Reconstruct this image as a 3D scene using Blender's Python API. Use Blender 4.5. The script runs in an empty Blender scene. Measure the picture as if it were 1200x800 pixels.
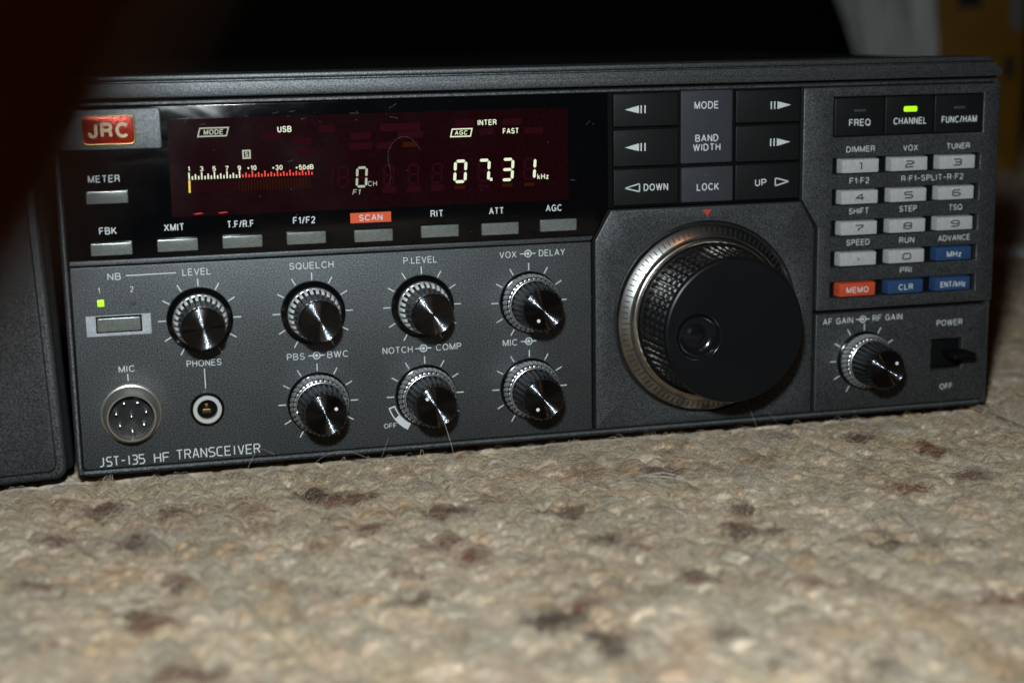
import bpy, bmesh, math, random
import numpy as np
from mathutils import Vector, Matrix

random.seed(7); rng = np.random.default_rng(11)
sc = bpy.context.scene
COL = sc.collection
MM = 0.001
PI = math.pi

# ------------------------------------------------------------------ camera
def V(x, y, z): return Vector((x*MM, y*MM, z*MM))
CAM = (13.65, -526.65, 142.87)
RC = np.array([[0.96883265, -0.24720996, -0.01582838],
               [-0.06369219, -0.18684586, -0.98032236],
               [0.23938798, 0.95077645, -0.19676771]])      # rows: right, down, forward
cd = bpy.data.cameras.new('camera'); cam = bpy.data.objects.new('camera', cd); COL.objects.link(cam)
m = Matrix([[RC[0][i], -RC[1][i], -RC[2][i], 0] for i in range(3)] + [[0, 0, 0, 1]])
m.translation = V(*CAM)
cam.matrix_world = m
cd.sensor_width = 36.0; cd.lens = 1867.67/1200*36.0
cd.clip_start = 0.01; cd.clip_end = 30
cd.dof.use_dof = True
cd.dof.focus_distance = 0.540
cd.dof.aperture_fstop = 7.6
sc.camera = cam

# ------------------------------------------------------------------ world, lamps, exposure
w = bpy.data.worlds.new('World'); sc.world = w; w.use_nodes = True
bg = w.node_tree.nodes['Background']; bg.inputs[0].default_value = (1.0, 0.72, 0.5, 1); bg.inputs[1].default_value = 0.0012
sc.view_settings.view_transform = 'Standard'; sc.view_settings.look = 'None'
sc.view_settings.exposure = 0.0; sc.view_settings.gamma = 1.0
sc.render.engine = 'CYCLES'
sc.cycles.use_denoising = True
sc.cycles.max_bounces = 8
sc.cycles.caustics_reflective = True
sc.cycles.sample_clamp_indirect = 10.0
sc.cycles.blur_glossy = 0.1

def aim(o, target):
    d = (Vector(target) - o.location); o.rotation_euler = d.to_track_quat('-Z', 'Y').to_euler()
fl = bpy.data.lights.new('camera_flash', 'SPOT'); fo = bpy.data.objects.new('camera_flash', fl); COL.objects.link(fo)
fl.energy = 9.5; fl.color = (0.89, 0.975, 1.0); fl.shadow_soft_size = 0.015; fl.spot_size = math.radians(76); fl.spot_blend = 0.3
fo.location = V(8, -485, 228); aim(fo, V(150, 0, 150))
lp = bpy.data.lights.new('ceiling_lamp', 'AREA'); lo = bpy.data.objects.new('ceiling_lamp', lp); COL.objects.link(lo)
lp.shape = 'DISK'; lp.size = 0.10; lp.energy = 0.42; lp.color = (1.0, 0.42, 0.14)
lo.location = V(250, -1480, 1260); aim(lo, V(120, 0, 0))

# ------------------------------------------------------------------ materials
def mat(name, color=(.5, .5, .5), rough=.5, metal=0.0, spec=.5, emit=None, estr=1.0, coat=0.0):
    mt = bpy.data.materials.new(name); mt.use_nodes = True
    b = mt.node_tree.nodes['Principled BSDF']
    b.inputs['Base Color'].default_value = (*color, 1); b.inputs['Roughness'].default_value = rough
    b.inputs['Metallic'].default_value = metal; b.inputs['Specular IOR Level'].default_value = spec
    b.inputs['Coat Weight'].default_value = coat
    if emit: b.inputs['Emission Color'].default_value = (*emit, 1); b.inputs['Emission Strength'].default_value = estr
    return mt
def N(mt, t, **kw):
    n = mt.node_tree.nodes.new(t)
    for k, v in kw.items():
        if k in n.inputs.keys() if hasattr(n.inputs, 'keys') else False: n.inputs[k].default_value = v
        else: setattr(n, k, v)
    return n
def L(mt, a, b): mt.node_tree.links.new(a, b)

def flaked(name, dark, light, rough, scale=2600, bump=.25, metal=.0, spec=.5):
    """painted metal: fine flake speckle in colour and relief"""
    mt = mat(name, dark, rough, metal, spec); b = mt.node_tree.nodes['Principled BSDF']
    tc = N(mt, 'ShaderNodeTexCoord')
    n1 = N(mt, 'ShaderNodeTexNoise'); n1.inputs['Scale'].default_value = scale; n1.inputs['Detail'].default_value = 2
    L(mt, tc.outputs['Object'], n1.inputs['Vector'])
    n2 = N(mt, 'ShaderNodeTexNoise'); n2.inputs['Scale'].default_value = 60; n2.inputs['Detail'].default_value = 5
    L(mt, tc.outputs['Object'], n2.inputs['Vector'])
    r = N(mt, 'ShaderNodeValToRGB'); r.color_ramp.elements[0].position = .38; r.color_ramp.elements[1].position = .72
    r.color_ramp.elements[0].color = (*dark, 1); r.color_ramp.elements[1].color = (*light, 1)
    L(mt, n1.outputs['Fac'], r.inputs[0]); L(mt, r.outputs[0], b.inputs['Base Color'])
    mr = N(mt, 'ShaderNodeMapRange'); mr.inputs['To Min'].default_value = rough-.07; mr.inputs['To Max'].default_value = rough+.09
    L(mt, n2.outputs['Fac'], mr.inputs['Value']); L(mt, mr.outputs[0], b.inputs['Roughness'])
    bp = N(mt, 'ShaderNodeBump'); bp.inputs['Strength'].default_value = bump; bp.inputs['Distance'].default_value = .0002
    L(mt, n1.outputs['Fac'], bp.inputs['Height']); L(mt, bp.outputs[0], b.inputs['Normal'])
    return mt
M = {}
M['paint'] = flaked('charcoal_flake_paint', (.046, .049, .052), (.212, .224, .233), .49, bump=.17, metal=.82, spec=.35)
M['paint_light'] = flaked('grey_flake_paint', (.11, .118, .124), (.31, .33, .345), .5, bump=.32, metal=.75)
M['case'] = flaked('black_case_paint', (.004, .004, .0045), (.009, .009, .01), .7, spec=.15)
M['black'] = mat('black_plastic', (.008, .008, .009), .42, spec=.4)
M['lever_black'] = mat('lever_black', (.003, .003, .0035), .6, spec=.15)
M['matte_black'] = mat('gap_black', (.003, .003, .003), .8, spec=.1)
M['key_black'] = flaked('black_key_plastic', (.005, .0055, .006), (.008, .0085, .009), .5, bump=.1, spec=.25)
M['key_grey'] = flaked('grey_key_plastic', (.030, .032, .038), (.046, .049, .056), .5, bump=.1, spec=.3)
M['gloss'] = mat('smoked_acrylic', (.0025, .0028, .0035), .1, spec=.5)
M['btn'] = flaked('grey_green_button', (.24, .262, .245), (.36, .385, .365), .22, scale=1800, bump=.07, metal=.55)
M['silver'] = flaked('silver_paint', (.33, .35, .38), (.55, .57, .6), .4, bump=.15)
M['keycap'] = flaked('pale_grey_keycap', (.42, .425, .435), (.50, .505, .515), .28, scale=900, bump=.06)
M['keycap_red'] = mat('red_keycap', (.58, .075, .030), .42)
M['keycap_blue'] = mat('blue_keycap', (.024, .064, .155), .36)
M['print'] = mat('white_print', (.62, .65, .66), .55)
M['print_dark'] = mat('dark_print', (.02, .02, .022), .55)
M['orange'] = mat('orange_print', (.72, .085, .015), .55)
M['red_mark'] = mat('red_print', (.5, .045, .018), .55)
M['chrome'] = mat('bright_chrome', (.72, .74, .76), .27, .9)
M['chrome_rough'] = mat('satin_chrome', (.78, .80, .82), .25, .85)
M['nickel'] = mat('warm_nickel', (.80, .75, .66), .22, 1.0)
M['steel'] = mat('dull_nickel', (.66, .63, .57), .3, .9)
M['brass'] = mat('brass', (.22, .15, .06), .4, 1.0)
M['knob'] = mat('black_knob', (.004, .004, .0045), .16, spec=.5)
M['silver_rib'] = mat('silvered_plastic', (.96, .97, .98), .34, .2)
M['silver_bead'] = mat('silvered_bead', (.90, .93, .95), .30, .85)
M['flute'] = mat('smoked_chrome', (.24, .25, .27), .2, 1.0)
M['dialblack'] = flaked('dial_black', (.0035, .0042, .005), (.0055, .0064, .0074), .38, bump=.05, spec=.32)
M['ring_white'] = mat('white_plastic', (.55, .55, .52), .4)
M['led'] = mat('green_led', (.3, .6, .02), .4, emit=(.42, 1.0, .01), estr=.95)
M['led_off'] = mat('led_unlit', (.045, .045, .048), .45)
M['seg'] = mat('lit_segment', (.1, .1, .08), .4, emit=(.86, .95, .66), estr=.85)
M['seg_dim'] = mat('faint_segment', (.08, .08, .07), .4, emit=(.80, .88, .62), estr=.42)
M['seg_red'] = mat('red_segment', (.1, .02, .01), .4, emit=(1.0, .028, .006), estr=.8)
M['seg_yellow'] = mat('yellow_segment', (.1, .1, .01), .4, emit=(.95, .65, .02), estr=.8)
M['ghost'] = mat('unlit_segment', (.027, .004, .0065), .7, spec=0)
M['ghost_amber'] = mat('unlit_amber_segment', (.040, .009, .002), .7, spec=0)
M['badge_gold'] = mat('badge_gold', (.52, .36, .13), .33, 1.0)
M['badge_cream'] = mat('badge_cream', (.80, .66, .40), .32, .25)

mt = flaked('red_glitter', (.32, .010, .004), (.85, .050, .014), .24, scale=1500, bump=.35, metal=.3); M['badge_red'] = mt
mt = flaked('display_tube', (.006, .0010, .0018), (.0105, .0018, .003), .14, scale=700, bump=.0); M['vfd'] = mt
b = mt.node_tree.nodes['Principled BSDF']; b.inputs['Emission Color'].default_value = (.5, .045, .07, 1); b.inputs['Emission Strength'].default_value = .0065
# spun (turned) black metal, concentric brush marks
mt = mat('spun_black_metal', (.15, .16, .175), .13, 1.0); M['spun'] = mt
# skirt of the dial with fine engraved graduation
M['grad'] = mat('turned_aluminium', (.70, .70, .68), .25, 1.0)
# finger marks on the acrylic
mt = M['gloss']; b = mt.node_tree.nodes['Principled BSDF']
tc = N(mt, 'ShaderNodeTexCoord'); nz = N(mt, 'ShaderNodeTexNoise'); nz.inputs['Scale'].default_value = 35; nz.inputs['Detail'].default_value = 6; nz.inputs['Distortion'].default_value = 1.5
mp = N(mt, 'ShaderNodeMapping'); mp.inputs['Scale'].default_value = (1, 1, 2.2); mp.inputs['Rotation'].default_value = (0, .6, 0)
L(mt, tc.outputs['Object'], mp.inputs[0]); L(mt, mp.outputs[0], nz.inputs['Vector'])
mr = N(mt, 'ShaderNodeMapRange'); mr.inputs['From Min'].default_value = .4; mr.inputs['From Max'].default_value = .75; mr.inputs['To Min'].default_value = .07; mr.inputs['To Max'].default_value = .17
L(mt, nz.outputs['Fac'], mr.inputs['Value']); L(mt, mr.outputs[0], b.inputs['Roughness'])

# ------------------------------------------------------------------ object helpers (all coordinates in millimetres, panel face = plane y 0)
ORIG = {}
def link(name, data, parent=None, origin=(0, 0, 0)):
    o = bpy.data.objects.new(name, data); COL.objects.link(o)
    ORIG[o.name] = origin
    po = (0, 0, 0)
    if parent is not None: o.parent = parent; po = ORIG[parent.name]
    o.location = V(*[origin[i]-po[i] for i in range(3)])
    return o
def thing(name, label, cat, origin, group=None):
    o = link(name, None, None, origin); o['label'] = label; o['category'] = cat
    if group: o['group'] = group
    return o
def build(name, bm, mt, parent=None, origin=None, angle=32):
    if origin is None:
        if parent is not None: origin = ORIG[parent.name]
        else: origin = (0, 0, 0)
    bmesh.ops.recalc_face_normals(bm, faces=bm.faces[:])
    ov = Vector(origin)
    for v in bm.verts: v.co = (v.co-ov)*MM
    me = bpy.data.meshes.new(name); bm.to_mesh(me); bm.free()
    me.materials.append(M[mt] if isinstance(mt, str) else mt)
    if angle: 
        me.shade_smooth(); me.set_sharp_from_angle(angle=math.radians(angle))
    return link(name, me, parent, origin)

def fillet(poly, rad, n=5):
    """round the corners of a polygon (list of (x,z)); rad one number or one per corner"""
    out = []; k = len(poly)
    for i in range(k):
        r = rad[i] if isinstance(rad, (list, tuple)) else rad
        p, a, c = Vector(poly[i]), Vector(poly[i-1]), Vector(poly[(i+1) % k])
        if r <= 0: out.append(tuple(p)); continue
        u, v = (a-p).normalized(), (c-p).normalized()
        ang = u.angle(v); d = min(r/math.tan(ang/2), .49*(a-p).length, .49*(c-p).length)
        s, e = p+u*d, p+v*d
        for j in range(n+1):
            t = j/n
            q = s*(1-t)**2+p*2*t*(1-t)*.82+p*0+e*t*t
            wsum = (1-t)**2+2*t*(1-t)*.82+t*t
            out.append(tuple(q/wsum))
    return out
def offset(poly, d):
    """inset a counter-clockwise polygon by d"""
    k = len(poly); out = []
    area = sum(poly[i][0]*poly[(i+1) % k][1]-poly[(i+1) % k][0]*poly[i][1] for i in range(k))
    sgn = 1 if area > 0 else -1
    for i in range(k):
        p, a, c = Vector(poly[i]), Vector(poly[i-1]), Vector(poly[(i+1) % k])
        e1, e2 = (p-a).normalized(), (c-p).normalized()
        n1, n2 = Vector((-e1.y, e1.x))*sgn, Vector((-e2.y, e2.x))*sgn
        b = n1+n2
        if b.length < 1e-6: b = n1
        b.normalize(); s = max(.35, b.dot(n1))
        q = p+b*(d/s); out.append((q.x, q.y))
    return out
def rect(x0, z0, x1, z1): return [(x0, z0), (x1, z0), (x1, z1), (x0, z1)]
def circle(cx, cz, r, n=40): return [(cx+r*math.cos(2*PI*i/n), cz+r*math.sin(2*PI*i/n)) for i in range(n)]
def plate(bm, poly, y0, y1, bev=.4, holes=(), back=False, nb=3):
    """plate with its front at y0 (towards the viewer, smaller y), back at y1, rounded front edge"""
    def loop(pts, y): return [bm.verts.new((x, y, z)) for x, z in pts]
    def strip(a, b):
        k = len(a)
        for i in range(k):
            try: bm.faces.new((a[i], a[(i+1) % k], b[(i+1) % k], b[i]))
            except ValueError: pass
    edges = []
    for q, s in [(poly, 1)]+[(h, -1) for h in holes]:
        prev = None
        for j in range(nb+1):
            t = j/nb*PI/2
            off = bev*(1-math.sin(t)); y = y0+bev*(1-math.cos(t))
            if bev == 0: off, y = 0, y0
            lo_ = loop(offset(q, s*off) if off > 1e-6 else q, y)
            if prev is None: front = lo_
            else: strip(prev, lo_)
            prev = lo_
            if bev == 0: break
        bk = loop(q, y1); strip(prev, bk)
        if back and s == 1: bm.faces.new(bk)
        k = len(front)
        for i in range(k):
            e = bm.edges.get((front[i], front[(i+1) % k])) or bm.edges.new((front[i], front[(i+1) % k]))
            edges.append(e)
    if holes: bmesh.ops.triangle_fill(bm, use_beauty=True, use_dissolve=False, edges=edges, normal=(0, -1, 0))
    else: bm.faces.new(front)
    return bm
def flat(bm, poly, y):
    bm.faces.new([bm.verts.new((x, y, z)) for x, z in poly]); return bm
def lathe(bm, prof, cx, cz, n=64, mod=None, capfirst=False, caplast=False):
    """profile of (radius, y); mod(i_profile, angle) scales the radius"""
    rings = []
    for i, (r, y) in enumerate(prof):
        ring = []
        for j in range(n):
            a = 2*PI*j/n; rr = r*(mod(i, a, y) if mod else 1)
            ring.append(bm.verts.new((cx+rr*math.cos(a), y, cz+rr*math.sin(a))))
        rings.append(ring)
    for a, b in zip(rings, rings[1:]):
        for j in range(n): bm.faces.new((a[j], a[(j+1) % n], b[(j+1) % n], b[j]))
    if capfirst: bm.faces.new(rings[0])
    if caplast: bm.faces.new(rings[-1])
    return bm
def bar(bm, a, b, w_, y, h=0.04):
    """thin flat printed bar from a to b (x,z), width w_"""
    d = Vector((b[0]-a[0], b[1]-a[1])).normalized(); n = Vector((-d.y, d.x))*w_/2
    return flat(bm, [(a[0]+n.x, a[1]+n.y), (a[0]-n.x, a[1]-n.y), (b[0]-n.x, b[1]-n.y), (b[0]+n.x, b[1]+n.y)], y)

def _arc(cx, cy, rx, ry, a0, a1, n=12):
    return [(cx+rx*math.cos(math.radians(a0+(a1-a0)*i/n)), cy+ry*math.sin(math.radians(a0+(a1-a0)*i/n))) for i in range(n+1)]
FONT = {   # plain grotesque capitals drawn as single strokes: width, strokes (closed loops end where they begin)
 'A': (.74, [[(0, 0), (.37, 1), (.74, 0)], [(.135, .33), (.605, .33)]]),
 'B': (.64, [[(0, 0), (0, 1), (.34, 1)]+_arc(.36, .765, .23, .235, 90, -90)+[(0, .53)], [(.36, .53)]+_arc(.38, .265, .26, .265, 90, -90)+[(0, 0)]]),
 'C': (.72, [_arc(.39, .5, .38, .5, 42, 318, 26)]),
 'D': (.68, [[(0, 0), (0, 1), (.28, 1)]+_arc(.28, .5, .40, .5, 90, -90, 18)+[(0, 0)]]),
 'E': (.58, [[(.58, 1), (0, 1), (0, 0), (.6, 0)], [(0, .52), (.54, .52)]]),
 'F': (.55, [[(.56, 1), (0, 1), (0, 0)], [(0, .51), (.5, .51)]]),
 'G': (.76, [_arc(.39, .5, .38, .5, 42, 335, 26)+[(.75, .46), (.42, .46)], [(.75, .46), (.75, .02)]]),
 'H': (.64, [[(0, 0), (0, 1)], [(.64, 0), (.64, 1)], [(0, .52), (.64, .52)]]),
 'I': (.02, [[(.01, 0), (.01, 1)]]),
 'J': (.46, [[(.45, 1), (.45, .26)]+_arc(.23, .26, .22, .26, 0, -180)+[(.01, .34)]]),
 'K': (.64, [[(0, 0), (0, 1)], [(.61, 1), (0, .36)], [(.22, .56), (.65, 0)]]),
 'L': (.52, [[(0, 1), (0, 0), (.53, 0)]]),
 'M': (.76, [[(0, 0), (0, 1), (.38, .04), (.76, 1), (.76, 0)]]),
 'N': (.64, [[(0, 0), (0, 1), (.64, 0), (.64, 1)]]),
 'O': (.78, [_arc(.39, .5, .39, .5, 0, 360, 30)]),
 'P': (.60, [[(0, 0), (0, 1), (.36, 1)]+_arc(.36, .735, .25, .265, 90, -90)+[(0, .47)]]),
 'Q': (.78, [_arc(.39, .5, .39, .5, 0, 360, 30), [(.48, .24), (.76, -.03)]]),
 'R': (.63, [[(0, 0), (0, 1), (.36, 1)]+_arc(.36, .745, .25, .255, 90, -90)+[(0, .49)], [(.36, .49), (.48, .44), (.57, .3), (.60, 0)]]),
 'S': (.62, [_arc(.31, .745, .28, .255, 20, 262, 18)+_arc(.31, .255, .31, .255, 82, -165, 18)]),
 'T': (.62, [[(0, 1), (.62, 1)], [(.31, 1), (.31, 0)]]),
 'U': (.62, [[(0, 1), (0, .3)]+_arc(.31, .3, .31, .3, 180, 360, 14)+[(.62, 1)]]),
 'V': (.68, [[(0, 1), (.34, 0), (.68, 1)]]),
 'W': (.98, [[(0, 1), (.25, 0), (.49, 1), (.73, 0), (.98, 1)]]),
 'X': (.68, [[(0, 0), (.66, 1)], [(.02, 1), (.68, 0)]]),
 'Y': (.68, [[(0, 1), (.34, .43), (.68, 1)], [(.34, .43), (.34, 0)]]),
 'Z': (.6, [[(.02, 1), (.6, 1), (0, 0), (.62, 0)]]),
 '0': (.54, [_arc(.27, .5, .27, .5, 0, 360, 26)]),
 '1': (.26, [[(0, .76), (.14, .81), (.26, 1), (.26, 0)]]),
 '2': (.54, [_arc(.27, .72, .26, .28, 170, -35, 14)+[(.02, .04), (.02, 0), (.55, 0)]]),
 '3': (.54, [_arc(.26, .75, .24, .25, 160, -90, 14), _arc(.26, .26, .27, .26, 90, -160, 14)]),
 '4': (.56, [[(.42, 0), (.42, 1), (0, .28), (.57, .28)]]),
 '5': (.54, [[(.5, 1), (.1, 1), (.04, .5)]+_arc(.26, .32, .27, .32, 125, -155, 16)]),
 '6': (.54, [_arc(.28, .5, .27, .5, 50, 180, 12)+_arc(.27, .32, .26, .32, 180, 540, 22)]),
 '7': (.52, [[(0, 1), (.52, 1), (.3, .5), (.18, 0)]]),
 '8': (.54, [_arc(.27, .755, .23, .245, 0, 360, 20), _arc(.27, .265, .27, .265, 0, 360, 20)]),
 '9': (.54, [_arc(.26, .5, .27, .5, -130, 0, 12)+_arc(.27, .68, .26, .32, 0, 360, 22)]),
 '+': (.46, [[(0, .45), (.46, .45)], [(.23, .22), (.23, .68)]]), '/': (.36, [[(0, -.04), (.36, 1.04)]]), '.': (.04, [[(.02, 0), (.02, .1)]]),
 '·': (.12, [[(0, .46), (.12, .46)]]), '–': (.4, [[(0, .45), (.4, .45)]]), '-': (.3, [[(0, .45), (.3, .45)]]), ' ': (.25, []),
 'k': (.44, [[(0, 0), (0, 1)], [(.4, .66), (0, .26)], [(.15, .4), (.44, 0)]]), 'z': (.4, [[(.02, .66), (.4, .66), (0, 0), (.42, 0)]]),
 'd': (.46, [[(.46, 1), (.46, 0)], _arc(.24, .33, .23, .33, 0, 360, 20)]),
}
_stag = [0]
def ribbon(bm, pts, wd, y):
    """one stroke of print, mitred, along pts"""
    closed = (Vector(pts[0])-Vector(pts[-1])).length < 1e-4
    q = [pts[0]]
    for p in pts[1:]:
        if (Vector(p)-Vector(q[-1])).length > 1e-4: q.append(p)
    if closed and len(q) > 2: q = q[:-1]
    else: closed = False
    k = len(q); Lf, Rt = [], []
    for i in range(1, k-1):          # a hairpin corner: two strokes, the second just proud of the first
        d1, d2 = (Vector(q[i])-Vector(q[i-1])).normalized(), (Vector(q[i+1])-Vector(q[i])).normalized()
        if d1.dot(d2) < .15:
            e = Vector(q[i])+d1*wd*.32; e2 = Vector(q[i])-d2*wd*.32
            r_ = q[i:]+([q[0]] if closed else [])
            ribbon(bm, q[:i]+[tuple(e)], wd, y); ribbon(bm, [tuple(e2)]+r_[1:], wd, y-.004); return
    for i in range(k):
        p = Vector(q[i]); a = Vector(q[i-1]) if (i > 0 or closed) else None; c = Vector(q[(i+1) % k]) if (i < k-1 or closed) else None
        d1 = (p-a).normalized() if a is not None else None; d2 = (c-p).normalized() if c is not None else None
        if d1 is None: d1 = d2
        if d2 is None: d2 = d1
        n1, n2 = Vector((-d1.y, d1.x)), Vector((-d2.y, d2.x)); n = n1+n2
        if n.length < .3: n = n1*1.0
        n.normalize(); s_ = min(1/max(.3, n.dot(n1)), 1.9)
        o_ = n*(wd/2*s_); Lf.append(bm.verts.new((p.x+o_.x, y, p.y+o_.y))); Rt.append(bm.verts.new((p.x-o_.x, y, p.y-o_.y)))
    for i in range(k if closed else k-1):
        j = (i+1) % k; bm.faces.new((Lf[i], Rt[i], Rt[j], Lf[j]))
def text_bm(bm, s, cx, cz, h, width=None, y=-.05, bold=0.0, shear=0.0, weight=None):
    """printed line of capitals, height h, centred at (cx, cz), fitted to width"""
    wt = (weight if weight else (.125 if bold == 0 else .125+bold*2.6))*h
    hh = h-wt; gap = .20+wt/h
    tot = sum(FONT[c][0] for c in s)+gap*(len(s)-1)
    sx = (width-wt)/tot if width and tot > .1 else hh*.95
    x = cx-tot*sx/2
    for c in s:
        w_, st = FONT[c]
        for k, pl in enumerate(st):
            _stag[0] = (_stag[0]+1) % 5
            ribbon(bm, [(x+px*sx+shear*(pz-.5)*hh, cz-hh/2+pz*hh) for px, pz in pl], wt, y-.003*_stag[0])
        x += (w_+gap)*sx
    return bm

# squarish drawn lettering (strokes on a 4 x 6 grid)
G = {'J': [[(3, 6), (3, 1), (2, 0), (0, 0)]], 'S': [[(4, 6), (1, 6), (0, 5), (0, 4), (1, 3), (3, 3), (4, 2), (4, 1), (3, 0), (0, 0)]],
     'T': [[(0, 6), (4, 6)], [(2, 6), (2, 0)]], '-': [[(.6, 3), (3.4, 3)]], '1': [[(2, 6), (2, 0)]],
     '3': [[(0, 6), (3, 6), (4, 5), (4, 4), (3, 3), (1, 3)], [(3, 3), (4, 2), (4, 1), (3, 0), (0, 0)]],
     '5': [[(4, 6), (0, 6), (0, 3.4), (3, 3.4), (4, 2.4), (4, 1), (3, 0), (0, 0)]],
     'H': [[(0, 0), (0, 6)], [(4, 0), (4, 6)], [(0, 3), (4, 3)]], 'F': [[(0, 0), (0, 6), (4, 6)], [(0, 3), (3.4, 3)]],
     'R': [[(0, 0), (0, 6), (3, 6), (4, 5), (4, 4), (3, 3), (0, 3)], [(2.2, 3), (4, 0)]], 'A': [[(0, 0), (1.7, 6), (2.3, 6), (4, 0)], [(.6, 2), (3.4, 2)]],
     'N': [[(0, 0), (0, 6), (4, 0), (4, 6)]], 'C': [[(4, 6), (1, 6), (0, 5), (0, 1), (1, 0), (4, 0)]],
     'E': [[(4, 6), (0, 6), (0, 0), (4, 0)], [(0, 3), (3.4, 3)]], 'I': [[(2, 0), (2, 6)]], 'V': [[(0, 6), (1.8, 0), (2.2, 0), (4, 6)]],
     '0': [[(1, 0), (0, 1), (0, 5), (1, 6), (3, 6), (4, 5), (4, 1), (3, 0), (1, 0)]], '2': [[(0, 6), (3, 6), (4, 5), (4, 4), (3, 3), (1, 3), (0, 2), (0, 0), (4, 0)]],
     '4': [[(3, 0), (3, 6), (0, 2), (4, 2)]], '6': [[(4, 6), (1, 6), (0, 5), (0, 1), (1, 0), (3, 0), (4, 1), (4, 2.3), (3, 3.3), (0, 3.3)]],
     '7': [[(0, 6), (4, 6), (4, 5), (1.6, 2), (1.6, 0)]], '8': [[(1, 3), (0, 4), (0, 5), (1, 6), (3, 6), (4, 5), (4, 4), (3, 3), (1, 3), (0, 2), (0, 1), (1, 0), (3, 0), (4, 1), (4, 2), (3, 3)]],
     '9': [[(0, 0), (3, 0), (4, 1), (4, 5), (3, 6), (1, 6), (0, 5), (0, 3.8), (1, 2.8), (4, 2.8)]]}
def strokes(bm, s, x0, x1, z0, z1, wd, y, gap=.45):
    cells = [.5 if c in '1I' else (.55 if c == ' ' else 1) for c in s]
    tot = sum(cells)+gap*(len(s)-1); u = (x1-x0)/tot; x = x0
    for c, cw in zip(s, cells):
        for pl in G.get(c, []):
            pts = [(x+(p[0]/4 if c not in '1I' else .25)*u*(1 if c not in '1I' else 1), z0+p[1]/6*(z1-z0)) for p in pl]
            _stag[0] = (_stag[0]+1) % 5; ribbon(bm, pts, wd, y-.003*_stag[0])
        x += (cw+gap)*u
    return bm

# ================================================================== the rug
ROWD = np.array([0.17, -1.0]); ROWD /= np.linalg.norm(ROWD); ROWN = np.array([-ROWD[1], ROWD[0]])
def hsh(i, j, k=0):
    h = (np.asarray(i).astype(np.int64)*374761393+np.asarray(j).astype(np.int64)*668265263+k*974634777) & 0xffffffff
    h = ((h ^ (h >> 13))*1274126177) & 0xffffffff
    h = ((h ^ (h >> 16))*2246822519) & 0xffffffff
    return ((h ^ (h >> 15)) & 0xffffff)/float(0x1000000)
def vnoise(x, y, k=0):
    xi, yi = np.floor(x), np.floor(y); fx, fy = x-xi, y-yi
    fx, fy = fx*fx*(3-2*fx), fy*fy*(3-2*fy)
    a, b = hsh(xi, yi, k), hsh(xi+1, yi, k); c, d = hsh(xi, yi+1, k), hsh(xi+1, yi+1, k)
    return (a*(1-fx)+b*fx)*(1-fy)+(c*(1-fx)+d*fx)*fy
PITCH, LOOP = 11.5, 6.6
def loops(x, y):
    """row and loop of the yarn under each point: indices, height 0..1"""
    wx = x+(vnoise(x/26, y/26, 1)-.5)*8+(vnoise(x/6.5, y/6.5, 3)-.5)*5.6+(vnoise(x/2.6, y/2.6, 93)-.5)*1.6; wy = y+(vnoise(x/24, y/24, 2)-.5)*9+(vnoise(x/6.5, y/6.5, 4)-.5)*6.4+(vnoise(x/2.6, y/2.6, 94)-.5)*2.0
    t = (wx*ROWN[0]+wy*ROWN[1])/PITCH; s = (wx*ROWD[0]+wy*ROWD[1])/LOOP
    i = np.floor(t); s = s+hsh(i, 0*i, 9)*1.0+(vnoise(t*0+i*3.1, s/3, 5)-.5)*1.6; j = np.floor(s)
    ft, fs = (t-i)*2-1, (s-j)*2-1
    hgt = np.clip(1-np.abs(ft)**2.2, 0, 1)**.6*(.58+.42*np.clip(1-np.abs(fs)**2.2, 0, 1)**.6)
    return i, j, hgt*(.72+.45*hsh(i, j, 21)), ft, fs
def height(x, y):
    i, j, h, ft, fs = loops(x, y)
    fine = (vnoise(x/1.9, y/1.9, 6)-.5)*.8+(vnoise(x/.9, y/.9, 7)-.5)*.5
    z = -6.0+2.8*h+fine+(vnoise(x/3.4, y/3.4, 61)-.5)*1.1+(vnoise(x/45, y/45, 8)-.5)*1.6
    press = np.clip((y+4)/5, 0, 1)*np.clip((x+300)/20, 0, 1)*np.clip((335-x)/4, 0, 1)*np.clip((290-y)/6, 0, 1)   # the set presses the pile down
    z = np.where(press > 0, np.minimum(z, -4.0+(1-press)*2.5), z)
    near = np.exp(-np.clip(np.hypot(np.clip(np.maximum(-200-x, x-331), 0, None), np.clip(-y, 0, None)), 0, 60)/4.0)
    z = z-near*2.4
    return z, i, j, h
PAL = np.array([(.42, .39, .32), (.55, .52, .44), (.33, .31, .265), (.40, .35, .24), (.34, .345, .31), (.27, .30, .285), (.40, .32, .26), (.50, .48, .45), (.33, .24, .15), (.24, .18, .135),
                (.075, .040, .026), (.17, .075, .038), (.20, .15, .115), (.40, .29, .15)])
PW = np.array([.19, .16, .13, .11, .08, .06, .085, .11, .05, .022, .006, .008, .014, .035]); PW = np.cumsum(PW/PW.sum())
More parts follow.
